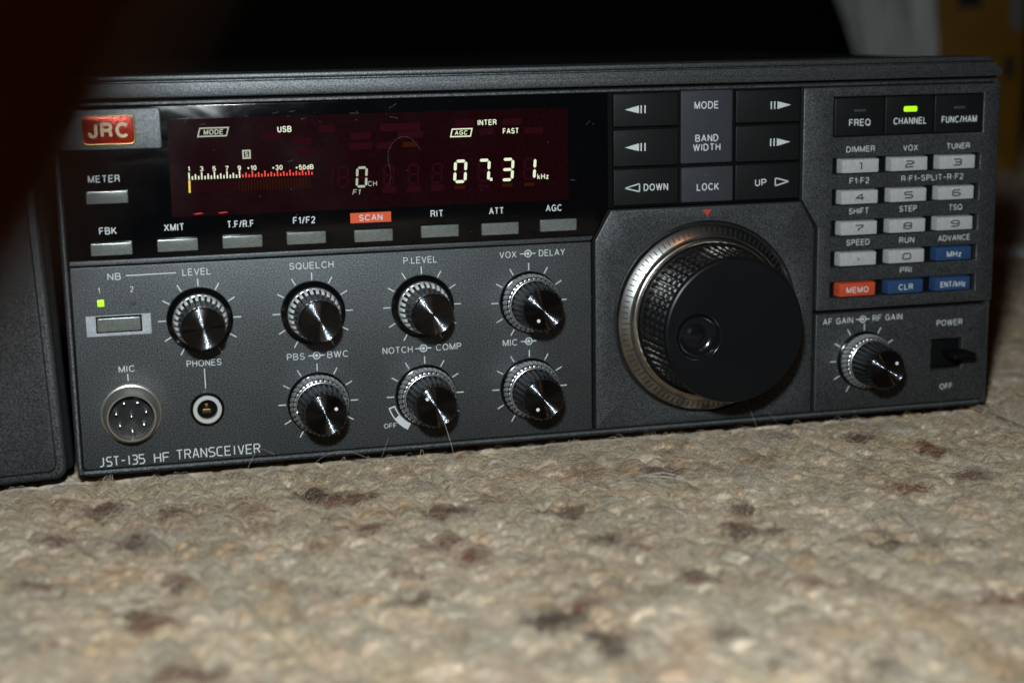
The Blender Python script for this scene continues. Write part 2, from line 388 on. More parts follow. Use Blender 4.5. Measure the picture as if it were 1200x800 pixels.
def yarn(i, j, x, y):
    # neighbouring loops of one row often share a tuft of the same wool
    c1 = PAL[np.searchsorted(PW, hsh(i, j, 31))]; c2 = PAL[np.searchsorted(PW, hsh(i, np.floor(j/2), 33))]
    k = (vnoise(x/6, y/6, 12))[:, None]; k = k*k*(3-2*k)
    c = c1*(1-k)+c2*k
    g = PAL[0]*.5+PAL[2]*.5
    c = c*.78+g*.22*np.clip(c.mean(1)/.2, .15, 1)[:, None]
    fl_ = np.clip((vnoise(x/2.6, y/2.2, 71)-.76)*7, 0, 1)[:, None]*.6; c = c*(1-fl_)+np.array((.15, .10, .06))*fl_
    fl_ = np.clip((vnoise(x/5.0, y/4.0, 77)-.80)*9, 0, 1)[:, None]*.6; c = c*(1-fl_)+np.array((.36, .20, .07))*fl_
    fl_ = np.clip((vnoise(x/3.0, y/2.4, 73)-.80)*8, 0, 1)[:, None]*.6; c = c*(1-fl_)+np.array((.62, .60, .54))*fl_
    c = c*np.array([1.56, 1.325, 1.145])
    cl = np.clip((vnoise(x/6.0, y/3.6, 81)*.75+vnoise(x/2.2, y/1.8, 82)*.25-.79)*22, 0, 1)[:, None]*.9; hue = vnoise(x/40, y/40, 83)[:, None]
    c = c*(1-cl)+(np.array((.055, .032, .022))*hue+np.array((.17, .065, .025))*(1-hue))*cl
    # large dark tufts
    for (tx, ty, rx, ry, col) in TUFTS:
        d = np.hypot((x-tx)/(rx*1.1), (y-ty)/(ry*1.15))+(vnoise(x/3, y/3, 14)-.5)*.9
        a = np.clip(1.3-d, 0, 1)[:, None]; a = np.clip(a*5, 0, 1)*.97
        c = c*(1-a)+np.array(col)*a
    c = c*(.80+.40*vnoise(x/1.3, y/1.3, 15))[:, None]*(.86+.28*hsh(i, j, 41))[:, None]
    return np.clip(c, 0, 1)
DK, RU, BR = (.042, .013, .006), (.17, .042, .013), (.115, .042, .020)
TUFTS = [(115, -163, 6.5, 3.6, DK), (120, -161, 5, 3, DK), (116, -169, 4, 2.6, DK), (126, -156, 4, 2.4, RU), (122, -180, 4.5, 3.2, DK), (122, -188, 2.6, 4, DK), (12, -128, 3, 2.6, DK), (14, -137, 2.4, 2.6, DK), (18, -140, 4.5, 2.6, RU), (16, -132, 2.2, 2, RU), (24, -173, 8, 3, BR), (27, -45, 5, 4, BR), (72, -40, 5.5, 4.2, DK), (76, -49, 4, 4, RU), (-11, -101, 4, 3, RU), (-7, -61, 4, 3.4, BR), (81, -79, 3.4, 3.4, RU), (108, -70, 5, 4, BR), (100, -98, 4.5, 3, BR), (86, -121, 3.4, 3.4, RU), (82, -141, 4.4, 3, BR), (140, -80, 6, 3.6, BR), (146, -109, 3.2, 2.8, DK), (152, -118, 3, 2.8, RU), (160, -146, 5, 3.4, BR), (189, -114, 6.5, 2.8, DK), (186, -108, 4, 3, RU), (188, -160, 3.6, 2.4, RU), (194, -92, 3.4, 3, BR), (223, -38, 5, 5, (.32, .17, .06)), (265, -27, 4, 6, BR), (282, -50, 4, 6, RU), (254, -88, 4, 4.4, RU), (277, -80, 4, 4, BR), (231, -186, 4, 3, RU), (13, -71, 4, 5, BR), (25, -108, 3, 2.6, RU), (25, -113, 2, 2, DK), (184, -47, 5, 4, BR), (164, -40, 7, 4, (.30, .17, .07)), (84, -47, 4, 4, BR), (51, -119, 3.6, 3.4, (.26, .14, .06)), (6, -34, 5, 5, BR), (125, -58, 4, 4, (.30, .17, .07)), (66, -87, 4, 3, (.26, .14, .06)), (107, -111, 3, 4, RU), (221, -135, 4, 3, BR), (143, -154, 4, 3, (.24, .15, .07))]
def axis(a0, f0, f1, a1, fine):
    mid = np.arange(f0, f1, fine); out = [mid]
    def grow(start, end, d):
        v, s, st = [], start, fine
        while (s < end) if d > 0 else (s > end):
            st = min(st*1.08, 60); s += d*st; v.append(s)
        return np.array(v)
    return np.concatenate([grow(f0, a0, -1)[::-1], mid, grow(f1-fine, a1, 1)])
ax_, ay_ = axis(-700, -70, 440, 3200, .85), axis(-700, -245, 40, 3400, .85)
X, Y = np.meshgrid(ax_, ay_); x, y = X.ravel(), Y.ravel()
z, li, lj, lh = height(x, y)
far = np.clip((np.maximum(np.abs(x-180)-280, np.abs(y+100)-180)-500)/800, 0, 1)
z = z*(1-far)+(-4.6)*far
nx, ny = len(ax_), len(ay_)
idx = np.arange(nx*ny).reshape(ny, nx)
q = np.stack([idx[:-1, :-1], idx[:-1, 1:], idx[1:, 1:], idx[1:, :-1]], -1).reshape(-1, 4)
me = bpy.data.meshes.new('rug')
me.vertices.add(nx*ny); me.vertices.foreach_set('co', (np.stack([x, y, z], 1)*MM).ravel())
me.loops.add(q.size); me.loops.foreach_set('vertex_index', q.ravel().astype(np.int32))
me.polygons.add(len(q)); me.polygons.foreach_set('loop_start', np.arange(0, q.size, 4, dtype=np.int32))
me.update(calc_edges=True); me.shade_smooth()
ca = me.color_attributes.new('wool', 'FLOAT_COLOR', 'POINT')
ca.data.foreach_set('color', np.c_[yarn(li, lj, x, y), np.ones(len(x))].ravel().astype(np.float32))
mt = mat('wool', (.4, .37, .3), .95, spec=.1); M['wool'] = mt; b = mt.node_tree.nodes['Principled BSDF']
at = N(mt, 'ShaderNodeAttribute'); at.attribute_name = 'wool'; L(mt, at.outputs['Color'], b.inputs['Base Color'])
b.inputs['Sheen Weight'].default_value = .15; b.inputs['Sheen Roughness'].default_value = .6
tc = N(mt, 'ShaderNodeTexCoord'); nz = N(mt, 'ShaderNodeTexNoise'); nz.inputs['Scale'].default_value = 1300; nz.inputs['Detail'].default_value = 4
L(mt, tc.outputs['Object'], nz.inputs['Vector']); bp = N(mt, 'ShaderNodeBump'); bp.inputs['Distance'].default_value = .0006; bp.inputs['Strength'].default_value = .7
L(mt, nz.outputs['Fac'], bp.inputs['Height']); L(mt, bp.outputs[0], b.inputs['Normal'])
me.materials.append(mt)
rug = link('rug', me); rug['label'] = 'fuzzy oatmeal wool rug flecked with brown and rust tufts under the radio'; rug['category'] = 'rug'

# fuzz: loose wool fibres standing off the yarn
def fibres(n, xr, yr, rad, lift, seed):
    r = np.random.default_rng(seed); NP = 7
    x = r.uniform(*xr, n); y = r.uniform(*yr, n)
    # keep what can be seen: in front of the radio, to its right, not under it
    keep = ~((x > -200) & (x < 331) & (y > -2.0)) & (x < 150+(y+245)*.95+300) 
    x, y = x[keep], y[keep]; n = len(x)
    z, li, lj, lh = height(x, y); col = yarn(li, lj, x, y)
    base = math.atan2(ROWN[1], ROWN[0])
    th = base+(vnoise(x/17, y/17, 91)-.5)*2.4+r.normal(0, .85, n)+PI*(r.random(n) < .5)
    ln = r.gamma(3, 1.7, n)+1.5
    curl = r.normal(0, .38, n); P = np.zeros((n, NP, 3)); cx_, cy_ = x.copy(), y.copy()
    lf = np.abs(r.normal(0, lift, n))*(1+2.6*(r.random(n) < .05))
    for k in range(NP):
        u = k/(NP-1)
        zz = height(cx_, cy_)[0]
        P[:, k, 0], P[:, k, 1] = cx_, cy_
        P[:, k, 2] = zz-.5*(1-u)*(1-u)+.15+lf*math.sin(PI*min(u*.95+.03, 1))**.8+r.normal(0, .12, n)
        th = th+curl+r.normal(0, .25, n); st = ln/(NP-1)
        cx_, cy_ = cx_+np.cos(th)*st, cy_+np.sin(th)*st
        inside = (cx_ > -3) & (cx_ < 331) & (cy_ > -3.2); cy_ = np.where(inside, -3.2-r.random(n), cy_)
    R = rad*(.65+.7*r.random(n))
    g = r.random(n)
    mixp = PAL[np.searchsorted(PW, r.random(n)*.999)]*np.array([1.0, .935, .83])
    dk = (col.mean(1) < .16)[:, None]; wgt = np.where(dk, .12, .42)
    col = col*(1-wgt)+mixp*wgt
    col = col*(.40+1.05*g)[:, None]+(.12*(g > .86))[:, None]
    return P, R, np.clip(col, 0, .8)
parts_ = [fibres(250000, (-60, 430), (-245, 10), .033, .46, 1), fibres(16000, (325, 620), (0, 420), .08, .9, 2), fibres(26000, (331, 540), (8, 150), .045, .5, 5), fibres(26000, (380, 1250), (180, 1400), .26, 2.4, 4), fibres(9000, (-60, 335), (-9, -3.5), .035, .42, 3)]
P = np.concatenate([p_[0] for p_ in parts_]); R = np.concatenate([p_[1] for p_ in parts_]); C = np.concatenate([p_[2] for p_ in parts_])
hc = bpy.data.hair_curves.new('fibre_fuzz'); hc.add_curves([7]*len(P))
hc.attributes['position'].data.foreach_set('vector', (P*MM).astype(np.float32).ravel())
ra = hc.attributes.get('radius') or hc.attributes.new('radius', 'FLOAT', 'POINT')
tap = np.array([.8, 1, 1, 1, .95, .8, .4]); ra.data.foreach_set('value', ((R[:, None]*tap[None])*MM).astype(np.float32).ravel())
cc = hc.attributes.new('wool', 'FLOAT_COLOR', 'CURVE'); cc.data.foreach_set('color', np.c_[C, np.ones(len(C))].astype(np.float32).ravel())
mt = mat('wool_fibre', (.4, .37, .3), .7, spec=.25); M['fibre'] = mt; b = mt.node_tree.nodes['Principled BSDF']
at = N(mt, 'ShaderNodeAttribute'); at.attribute_name = 'wool'; L(mt, at.outputs['Color'], b.inputs['Base Color'])
hc.materials.append(mt)
fz = link('fibre_fuzz', hc, rug); fz['kind'] = 'stuff'

# dark room behind
bm = bmesh.new(); bmesh.ops.create_grid(bm, x_segments=8, y_segments=8, size=1)
for v in bm.verts: v.co = Vector((600+v.co.x*4000, 3300, 1200+v.co.y*1400))
o = build('back_wall', bm, mat('dark_wall', (.02, .016, .012), .9)); o['kind'] = 'structure'

# ================================================================== the radio
radio = thing('radio_transceiver', 'charcoal grey desktop radio transceiver with red lit display, knobs and keypad', 'radio', (165, 140, -2.5))
# case behind the front
bm = bmesh.new()
plate(bm, fillet(rect(-1.2, -2.2, 329.5, 126.6), 2.5), 9, 286, 1.0, back=True)
case = build('case', bm, 'case', radio)
# bezel ring
bm = bmesh.new()
outer = fillet(rect(-2.4, -2.5, 330.6, 119.8), [5, 4, 1.5, 1.5], 6)
plate(bm, outer, .2, 16, 1.1, holes=[[(-.35, -.35), (330.0, -.35), (330.0, 118.3), (-.35, 118.3)]])
bezel = build('bezel', bm, 'paint', radio)
bm = bmesh.new(); flat(bm, rect(-1, -1, 330, 119), 3.2); build('gap_backing', bm, 'matte_black', radio)  # black sheet added behind the panels to keep their gaps dark
for fx, fy in ((22, 30), (306, 30), (22, 250), (306, 250)):
    bm = bmesh.new(); bmesh.ops.create_cone(bm, cap_ends=True, segments=24, radius1=8, radius2=9, depth=7); bmesh.ops.translate(bm, verts=bm.verts[:], vec=(fx, fy, -5.6)); build('foot', bm, 'matte_black', radio, (fx, fy, -5))
# top cap with its groove
bm = bmesh.new()
capx0, capx1 = -2.6, 331.6
plate(bm, fillet([(capx0, 120.6), (capx1, 120.6), (capx1, 122.9), (328.9, 125.6), (capx0, 125.6)], [1, .6, 1, .6, .5], 3), -1.6, 20, .5)
plate(bm, fillet([(capx0+.3, 126.05), (328.3, 126.05), (326.9, 127.8), (capx0+.3, 127.8)], .4, 3), -1.2, 20, .45)
plate(bm, rect(capx0+.8, 120.9, 327.5, 126.6), 0.2, 20, .1)
cap = build('top_cap', bm, 'paint', radio)
bm = bmesh.new(); plate(bm, rect(capx0+1.2, 119.9, 330.6, 120.5), 1.2, 18, .1); build('cap_gap', bm, 'matte_black', radio)

# ---------------- lower left panel
bm = bmesh.new(); plate(bm, fillet(rect(0, 0, 175.2, 67.3), [1.6, .5, .4, .4]), 0, 3, .35)
panel = build('control_panel', bm, 'paint', radio)
T = text_bm
def LG(parent, *a, mt='print', name='legend', **k):
    bm = bmesh.new(); T(bm, *a, **k); return build(name, bm, mt, parent, (a[1], 0, a[2]), 0)
def line(parent, *a):
    bm = bmesh.new(); bar(bm, *a); return build('pointer_line', bm, 'print', parent, None, 0)
LG(panel, 'NB', 13.7, 63.9, 2.3, 4.2); line(panel, (17.4, 64.0), (33.4, 64.1), .35, -.05); LG(panel, 'LEVEL', 40.0, 64.1, 2.3, 9.2)
LG(panel, '1', 8.6, 59.6, 1.9); LG(panel, '2', 19.0, 59.5, 1.9)
LG(panel, 'SQUELCH', 77.7, 64.2, 2.3, 14.8); LG(panel, 'P.LEVEL', 114.6, 64.1, 2.3, 11.6)
LG(panel, 'VOX', 145.3, 64.3, 2.3, 6.0); LG(panel, 'DELAY', 161.0, 64.3, 2.3, 9.4)
LG(panel, 'PBS', 71.2, 33.5, 2.3, 6.0); LG(panel, 'BWC', 85.4, 33.5, 2.3, 7.2)
LG(panel, 'NOTCH', 105.9, 33.5, 2.3, 10.4); LG(panel, 'COMP', 123.7, 33.5, 2.3, 8.9)
LG(panel, 'MIC', 145.6, 33.5, 2.3, 5.3); LG(panel, 'MIC', 15.8, 33.2, 2.2, 5.2); LG(panel, 'PHONES', 40.8, 33.5, 2.2, 11.4); LG(panel, 'OFF', 102.6, 7.2, 1.7, 4.4)
line(panel, (15.95, 31.5), (16.0, 29.1), .35, -.05); line(panel, (40.8, 31.6), (40.85, 24.8), .35, -.05)
def icon(bm, cx, cz, y=-.05, r=1.35):
    k = 28
    for r0, r1 in ((r-.38, r), (0, r*.40)):
        for i in range(k):
            a, b = 2*PI*i/k, 2*PI*(i+1)/k
            pts = [(cx+r1*math.cos(a), cz+r1*math.sin(a)), (cx+r1*math.cos(b), cz+r1*math.sin(b)), (cx+r0*math.cos(b), cz+r0*math.sin(b)), (cx+r0*math.cos(a), cz+r0*math.sin(a))]
            if r0 == 0: pts = pts[:3]
            flat(bm, pts, y)
    bar(bm, (cx-r-1.5, cz), (cx-r*.40, cz), .36, y-.003); bar(bm, (cx+r, cz), (cx+r+1.4, cz), .36, y-.003)
for cx, cz in ((152.4, 64.35), (78.2, 33.5), (114.9, 33.55), (152.3, 33.6)): bm = bmesh.new(); icon(bm, cx, cz); build('dual_control_symbol', bm, 'print', panel, (cx, 0, cz), 0)
def ticks(bm, cx, cz, skip=(), y=-.05):
    for k in range(-5, 6):
        if k in skip: continue
        a = PI/2-k*PI/6
        bar(bm, (cx+11.0*math.cos(a), cz+11.0*math.sin(a)), (cx+13.5*math.cos(a), cz+13.5*math.sin(a)), .38, y)
K1 = [(40.2, 48.3), (77.6, 48.3), (114.9, 48.3)]
K2 = [(152.6, 47.6), (78.2, 17.2), (115.2, 17.2), (152.4, 17.0)]
for c in K1+K2:
    bm = bmesh.new(); ticks(bm, *c, skip=(-5, -4) if c[0] == 115.2 and c[1] < 20 else ()); build('tick_ring', bm, 'print', panel, (c[0], 0, c[1]), 0)
# OFF arc beside NOTCH
def arcband(bm, cx, cz, r0, r1, a0, a1, y, n=12):
    for i in range(n):
        a, b = a0+(a1-a0)*i/n, a0+(a1-a0)*(i+1)/n
        flat(bm, [(cx+r0*math.cos(a), cz+r0*math.sin(a)), (cx+r1*math.cos(a), cz+r1*math.sin(a)), (cx+r1*math.cos(b), cz+r1*math.sin(b)), (cx+r0*math.cos(b), cz+r0*math.sin(b))], y)
lg = bmesh.new(); A0, A1 = math.radians(196), math.radians(241)
arcband(lg, 115.2, 17.2, 11.2, 11.6, A0, A1, -.05); arcband(lg, 115.2, 17.2, 13.2, 13.6, A0, A1, -.05)
arcband(lg, 115.2, 17.2, 11.6, 13.2, A0, A0+.04, -.05, 2); arcband(lg, 115.2, 17.2, 11.6, 13.2, math.radians(215), A1, -.05); build('off_sector', lg, 'print', panel, (104, 0, 11), 0); lg = bmesh.new()
strokes(lg, 'JST-135', 5.2, 19.6, .9, 3.9, .40, -.05, .42); strokes(lg, 'HF', 22.9, 27.7, .9, 3.9, .40, -.05); strokes(lg, 'TRANSCEIVER', 30.2, 57.7, 1.4, 4.4, .40, -.05)
build('model_lettering', lg, 'print', panel, angle=0)

# NB switch and its lamps
bm = bmesh.new(); plate(bm, rect(3.9, 44.5, 24.5, 51.3), -.25, .2, .12, holes=[rect(7.0, 45.5, 21.6, 51.0)])
nb = build('switch_frame', bm, 'silver', radio, (14, 0, 48))
bm = bmesh.new(); flat(bm, rect(6.9, 45.4, 21.7, 51.1), -.04); build('frame_hole', bm, 'matte_black', nb, (14, 0, 48))
bm = bmesh.new(); plate(bm, fillet(rect(7.4, 46.0, 21.1, 50.5), .3, 2), -1.0, 0, .25); build('push_button', bm, 'btn', nb, (14, 0, 48))
bm = bmesh.new(); plate(bm, rect(7.9, 54.3, 10.0, 56.5), -.12, .1, .06); build('indicator_lamp', bm, 'led', radio, (9, 0, 55.4))
bm = bmesh.new(); plate(bm, rect(18.1, 54.2, 20.1, 56.2), -.12, .1, .06); build('indicator_lamp', bm, 'led_off', radio, (19, 0, 55.2))

# ---------------- knobs
def flutes(n, depth, duty=.5):
    def f(i, a, y):
        t = (a*n/(2*PI)) % 1.0
        s = .5+.5*math.cos(2*PI*t)
        s = s*s*(3-2*s)
        return 1-depth*(1-s)
    return f
def ribs(bm, cx, cz, n, prof, duty, depth, twist=0.0):
    """raised bars round a knob, prof = (radius, y) of the crest, duty = share of the pitch that is metal"""
    for k in range(n):
        a0 = 2*PI*k/n; prev = None
        for r, y in prof:
            a = a0+twist*(y-prof[0][1]); hw = PI/n*duty
            ring = [bm.verts.new((cx+rr*math.cos(aa), y, cz+rr*math.sin(aa))) for rr, aa in ((r-depth-.5, a-hw), (r-.18, a-hw), (r, a-hw*.55), (r, a+hw*.55), (r-.18, a+hw), (r-depth-.5, a+hw))]
            if prev: 
                for i in range(5): bm.faces.new((prev[i], prev[i+1], ring[i+1], ring[i]))
            else: bm.faces.new(ring)
            prev = ring
        bm.faces.new(prev)
def turned(bm, cx, cz, R, y0, pitch=.15, amp=.0195):
    """disc cut on a lathe: fine concentric grooves"""
    prof = []; n = int(R/pitch)*6
    for i in range(n+1):
        r = R-(R-.03)*i/n; prof.append((r, y0+amp*math.sin(2*PI*r/pitch)))
    return lathe(bm, prof, cx, cz, 120)
def single_knob(cx, cz):
    org = (cx, 0, cz)
    bm = bmesh.new(); lathe(bm, [(10.8, 0), (10.8, -1.4), (10.6, -1.8), (8.95, -2.6), (8.8, -2.8)], cx, cz, 72)
    k = build('control_knob', bm, 'knob', radio, org, 40)
    bm = bmesh.new(); lathe(bm, [(8.95, -2.6), (9.0, -3.2), (8.92, -3.65), (8.7, -3.95), (8.4, -4.0)], cx, cz, 96); build('trim_ring', bm, 'chrome', k, org, 180)
    bm = bmesh.new(); lathe(bm, [(8.3, -3.8), (7.05, -9.0), (6.9, -17.2)], cx, cz, 72); build('grip_core', bm, 'knob', k, org)
    bm = bmesh.new(); ribs(bm, cx, cz, 26, [(8.75, -3.9), (8.7, -4.9), (8.45, -6.2), (8.0, -7.3), (7.4, -8.0)], .52, .5); build('silver_flutes', bm, 'silver_rib', k, org, 60)
    bm = bmesh.new(); ribs(bm, cx, cz, 26, [(7.6, -8.1), (7.45, -13), (7.3, -16.9)], .55, .35); build('dark_flutes', bm, 'flutedark', k, org, 40)
    bm = bmesh.new(); lathe(bm, [(7.05, -16.8), (6.95, -18.0), (6.6, -18.5)], cx, cz, 72); build('tip_rim', bm, 'knob', k, org, 25)
    bm = bmesh.new(); turned(bm, cx, cz, 6.6, -18.5); build('tip_face', bm, 'spun', k, org, 180)
    return k
def dual_knob(cx, cz, dot, blade=False):
    org = (cx, 0, cz)
    bm = bmesh.new(); lathe(bm, [(10.6, 0), (10.6, -.6), (10.2, -1.0), (9.4, -1.2)], cx, cz, 72)
    k = build('dual_knob', bm, 'knob', radio, org)
    bm = bmesh.new(); lathe(bm, [(9.3, -1.0), (9.3, -5.8), (8.6, -6.0)], cx, cz, 72); build('ring_core', bm, 'knob', k, org)
    bm = bmesh.new(); ribs(bm, cx, cz, 34, [(9.6, -1.2), (10.0, -2.1), (10.1, -3.2), (9.95, -4.3), (9.6, -5.2), (9.1, -5.9), (8.7, -6.1)], .80, .2, .03); build('beaded_ring', bm, 'silver_bead', k, org, 180)
    bm = bmesh.new(); lathe(bm, [(8.6, -5.7), (8.75, -6.3), (8.75, -6.7), (8.55, -7.0), (8.2, -7.1)], cx, cz, 96); build('trim_ring', bm, 'chrome', k, org, 180)
    bm = bmesh.new(); lathe(bm, [(7.9, -6.9), (6.9, -18.2)], cx, cz, 72); build('grip_core', bm, 'knob', k, org)
    bm = bmesh.new(); ribs(bm, cx, cz, 26, [(8.25, -7.0), (8.2, -7.6), (7.7, -13), (7.45, -18.0), (7.2, -18.45)], .58, .35); build('dark_flutes', bm, 'flutedark', k, org, 50)
    bm = bmesh.new(); lathe(bm, [(6.95, -17.4), (6.9, -18.3), (6.7, -18.5)], cx, cz, 72); build('tip_rim', bm, 'knob', k, org, 25)
    bm = bmesh.new(); turned(bm, cx, cz, 6.7, -18.5); build('tip_face', bm, 'spun_dark', k, org, 180)
    a, r = dot
    bm = bmesh.new(); lathe(bm, [(.62, -18.45), (.6, -18.6), (.02, -18.62)], cx+r*math.cos(a), cz+r*math.sin(a), 20); build('index_dot', bm, 'print_bright', k, org)
    return k
M['print_bright'] = mat('bright_print', (.85, .86, .84), .4)
M['flutedark'] = mat('dark_chrome', (.16, .165, .175), .26, 1.0)
M['spun_dark'] = M['spun'].copy(); M['spun_dark'].name = 'spun_dark_metal'
M['spun_dark'].node_tree.nodes['Principled BSDF'].inputs['Base Color'].default_value = (.085, .092, .102, 1)
for c in K1: single_knob(*c)
DOTS = [(math.radians(-115), 3.9), (math.radians(27), 3.9), (math.radians(137), 4.1), (math.radians(-121), 4.1), (math.radians(28), 4.4)]
for c, d in zip(K2+[(280.0, 18.4)], DOTS): dual_knob(c[0], c[1], d)

# ---------------- microphone connector, phones jack
org = (16.3, 0, 18.2)
bm = bmesh.new(); lathe(bm, [(10.0, 0), (10.0, -.8), (9.8, -1.1), (9.3, -1.3), (8.5, -2.6), (8.15, -4.2), (8.1, -6.9), (7.85, -7.3), (7.45, -7.3), (7.2, -6.9), (7.15, -.6), (7.1, -.3)], 16.3, 18.2, 72)
mic = build('microphone_socket', bm, 'steel', radio, org)
bm = bmesh.new(); lathe(bm, [(7.15, -1.6), (7.0, -1.7), (.02, -1.7)], 16.3, 18.2, 48)
plate(bm, fillet(rect(15.4, 10.9, 17.2, 13.4), .4, 2), -3.4, -1.6, .2)
build('socket_insert', bm, 'black', mic, org)
for k in range(8):
    if k == 7: px, pz = 16.3, 18.2
    else:
        a = PI/2+PI/7+k*2*PI/7; px, pz = 16.3+4.9*math.cos(a), 18.2+4.9*math.sin(a)
    bm = bmesh.new(); lathe(bm, [(.52, -1.7), (.5, -4.6), (.34, -5.1), (.02, -5.2)], px, pz, 16); build('pin', bm, 'chrome', mic, (px, 0, pz))
org = (41.0, 0, 17.9)
bm = bmesh.new(); lathe(bm, [(5.7, 0), (5.6, -1.2), (5.2, -1.5), (4.7, -1.4)], 41, 17.9, 56)
jack = build('phones_jack', bm, 'knob', radio, org)
bm = bmesh.new(); lathe(bm, [(4.75, -1.3), (4.7, -1.9), (4.4, -2.1), (3.6, -2.1), (3.35, -1.9), (3.3, -.15)], 41, 17.9, 56); build('jack_collar', bm, 'ring_white', jack, org)
bm = bmesh.new(); lathe(bm, [(3.32, -.2), (3.2, -.12), (.02, -.12)], 41, 17.9, 40); build('jack_hole', bm, 'matte_black', jack, org)
bm = bmesh.new(); plate(bm, fillet(rect(39.2, 16.4, 42.4, 18.1), .5, 2), -.7, -.1, .3); plate(bm, rect(40.2, 18.2, 41.4, 19.8), -.5, -.1, .2); build('jack_contact', bm, 'brass', jack, org)

# ---------------- display window, badge plate, buttons
bm = bmesh.new(); plate(bm, [(0, 67.75), (175.0, 67.75), (176.0, 69.4), (0, 69.4)], -.35, 3, .3); build('sill_strip', bm, 'paint', radio)
bm = bmesh.new()
plate(bm, [(0, 69.5), (176.1, 69.5), (181.2, 78.3), (181.2, 118.1), (0, 118.1)], 0.1, 3, .25)
win = build('display_window', bm, 'gloss', radio)
bm = bmesh.new(); plate(bm, rect(33.2, 82.3, 167.2, 113.8), -.02, .2, .02); tube = build('display_tube', bm, 'vfd', win, angle=0)
bm = bmesh.new(); plate(bm, fillet(rect(.1, 104.7, 31.3, 117.6), [.4, .8, .8, .4], 3), -.9, 1, .4)
bplate = build('badge_plate', bm, 'paint_light', radio)
bm = bmesh.new(); plate(bm, fillet(rect(6.7, 106.2, 23.3, 115.7), 1.8), -1.7, -.8, .25, holes=[fillet(rect(7.3, 106.8, 22.7, 115.1), 1.4)])
badge = build('badge', bm, 'badge_gold', radio, (15, 0, 111))
bm = bmesh.new(); plate(bm, fillet(rect(7.2, 106.7, 22.8, 115.2), 1.5), -1.3, -.8, .1); build('badge_field', bm, 'badge_red', badge, (15, 0, 111))
bm = bmesh.new(); T(bm, 'JRC', 15.0, 110.9, 4.9, 12.7, y=-1.42, weight=.205); build('badge_lettering', bm, 'badge_cream', badge, (15, 0, 111), 0)
BT = [(13.2, 89.7), (13.5, 73.0), (34.4, 73.3), (55.3, 73.4), (76.3, 73.6), (98.8, 73.3), (121.5, 73.7), (142.5, 73.5), (163.2, 73.8)]
for cx, cz in BT:
    bm = bmesh.new(); plate(bm, fillet(rect(cx-6.5, cz-2.05, cx+6.5, cz+2.05), .35, 2), -1.3, 1, .35); build('push_button', bm, 'btn', radio, (cx, 0, cz))
yl = .04
for s, cx, cz, wd in (('METER', 12.6, 95.5, 9.9), ('FBK', 12.7, 78.8, 5.5), ('XMIT', 33.6, 79.0, 6.5), ('T.F/R.F', 55.0, 79.1, 8.7), ('F1/F2', 75.9, 79.4, 7.4), ('RIT', 120.8, 79.6, 4.4), ('ATT', 141.5, 79.6, 5.2), ('AGC', 161.9, 79.7, 5.8)):
    LG(win, s, cx, cz, 2.35, wd, y=yl, bold=.012)
LG(win, 'SCAN', 98.2, 79.3, 2.15, 7.9, y=-.06, bold=.012)
bm = bmesh.new(); plate(bm, rect(91.3, 77.6, 105.1, 81.0), .0, .1, .01); build('label_patch', bm, 'orange', win, angle=0)
# fluorescent segments
YS = -.07
lit, dim, red, gh, ga = bmesh.new(), bmesh.new(), bmesh.new(), bmesh.new(), bmesh.new()
def seg7(bm, cx, cz, w_, h, segs, t, sh=.07, y=YS):
    """slanted seven-segment numeral"""
    def P_(u, v): return (cx+u*w_/2+sh*v*h/2, cz+v*h/2)
    S = {'a': ((-1, 1), (1, 1)), 'b': ((1, 1), (1, 0)), 'c': ((1, 0), (1, -1)), 'd': ((-1, -1), (1, -1)), 'e': ((-1, 0), (-1, -1)), 'f': ((-1, 1), (-1, 0)), 'g': ((-1, 0), (1, 0))}
    for s in segs:
        a, b = P_(*S[s][0]), P_(*S[s][1]); d = Vector((b[0]-a[0], b[1]-a[1])); ln = d.length; d.normalize(); n = Vector((-d.y, d.x))*t/2
        a2 = Vector(a)+d*t*.22; b2 = Vector(b)-d*t*.22
        flat(bm, [tuple(a2), tuple(a2+d*t*.45+n), tuple(b2-d*t*.45+n), tuple(b2), tuple(b2-d*t*.45-n), tuple(a2+d*t*.45-n)], y)
DIG = {'0': 'abcdef', '7': 'abc', '3': 'abcdg', '1': 'bc', '8': 'abcdefg'}
for ch, cx in (('0', 129.2), ('7', 137.3), ('3', 145.6), ('1', 153.4)):
    on = DIG[ch]; seg7(gh, cx, 93.5, 3.6, 6.9, [s for s in 'abcdefg' if s not in on], .8)
    bm = bmesh.new(); seg7(bm, cx, 93.5, 3.6, 6.9, on, 1.0)
    if ch == '7': plate(bm, rect(139.4, 89.9, 140.3, 90.9), YS-.005, YS+.01, 0)
    build('lit_digit', bm, 'seg', win, (cx, 0, 93.5), 0)
bm = bmesh.new(); seg7(bm, 95.6, 92.9, 3.1, 6.2, 'abcdef', .8); build('lit_digit', bm, 'seg_dim', win, (95.6, 0, 93), 0); seg7(gh, 95.6, 92.9, 3.1, 6.2, 'g', .6)
CP = lambda mt, *a, **k: LG(win, *a, mt=mt, name='lit_caption', **k)
for cx in (84.2, 89.4, 104.7, 113.1, 121.2): seg7(gh, cx, 93.2, 3.2, 6.3, 'abcdefg' if cx > 86 else 'bc', .75)
CP('seg_dim', 'CH', 99.1, 90.6, 1.7, 3.1, YS); CP('seg_dim', 'F1', 93.7, 88.0, 1.8, 2.4, YS, shear=.25); CP('seg', 'kHz', 158.1, 90.7, 1.9, 4.0, YS, bold=.01)
CP('seg', 'USB', 70.7, 109.5, 2.0, 4.6, YS, bold=.014); CP('seg', 'INTER', 138.8, 109.6, 1.9, 6.6, YS, bold=.016); CP('seg', 'FAST', 147.0, 106.5, 1.9, 5.6, YS, bold=.016)
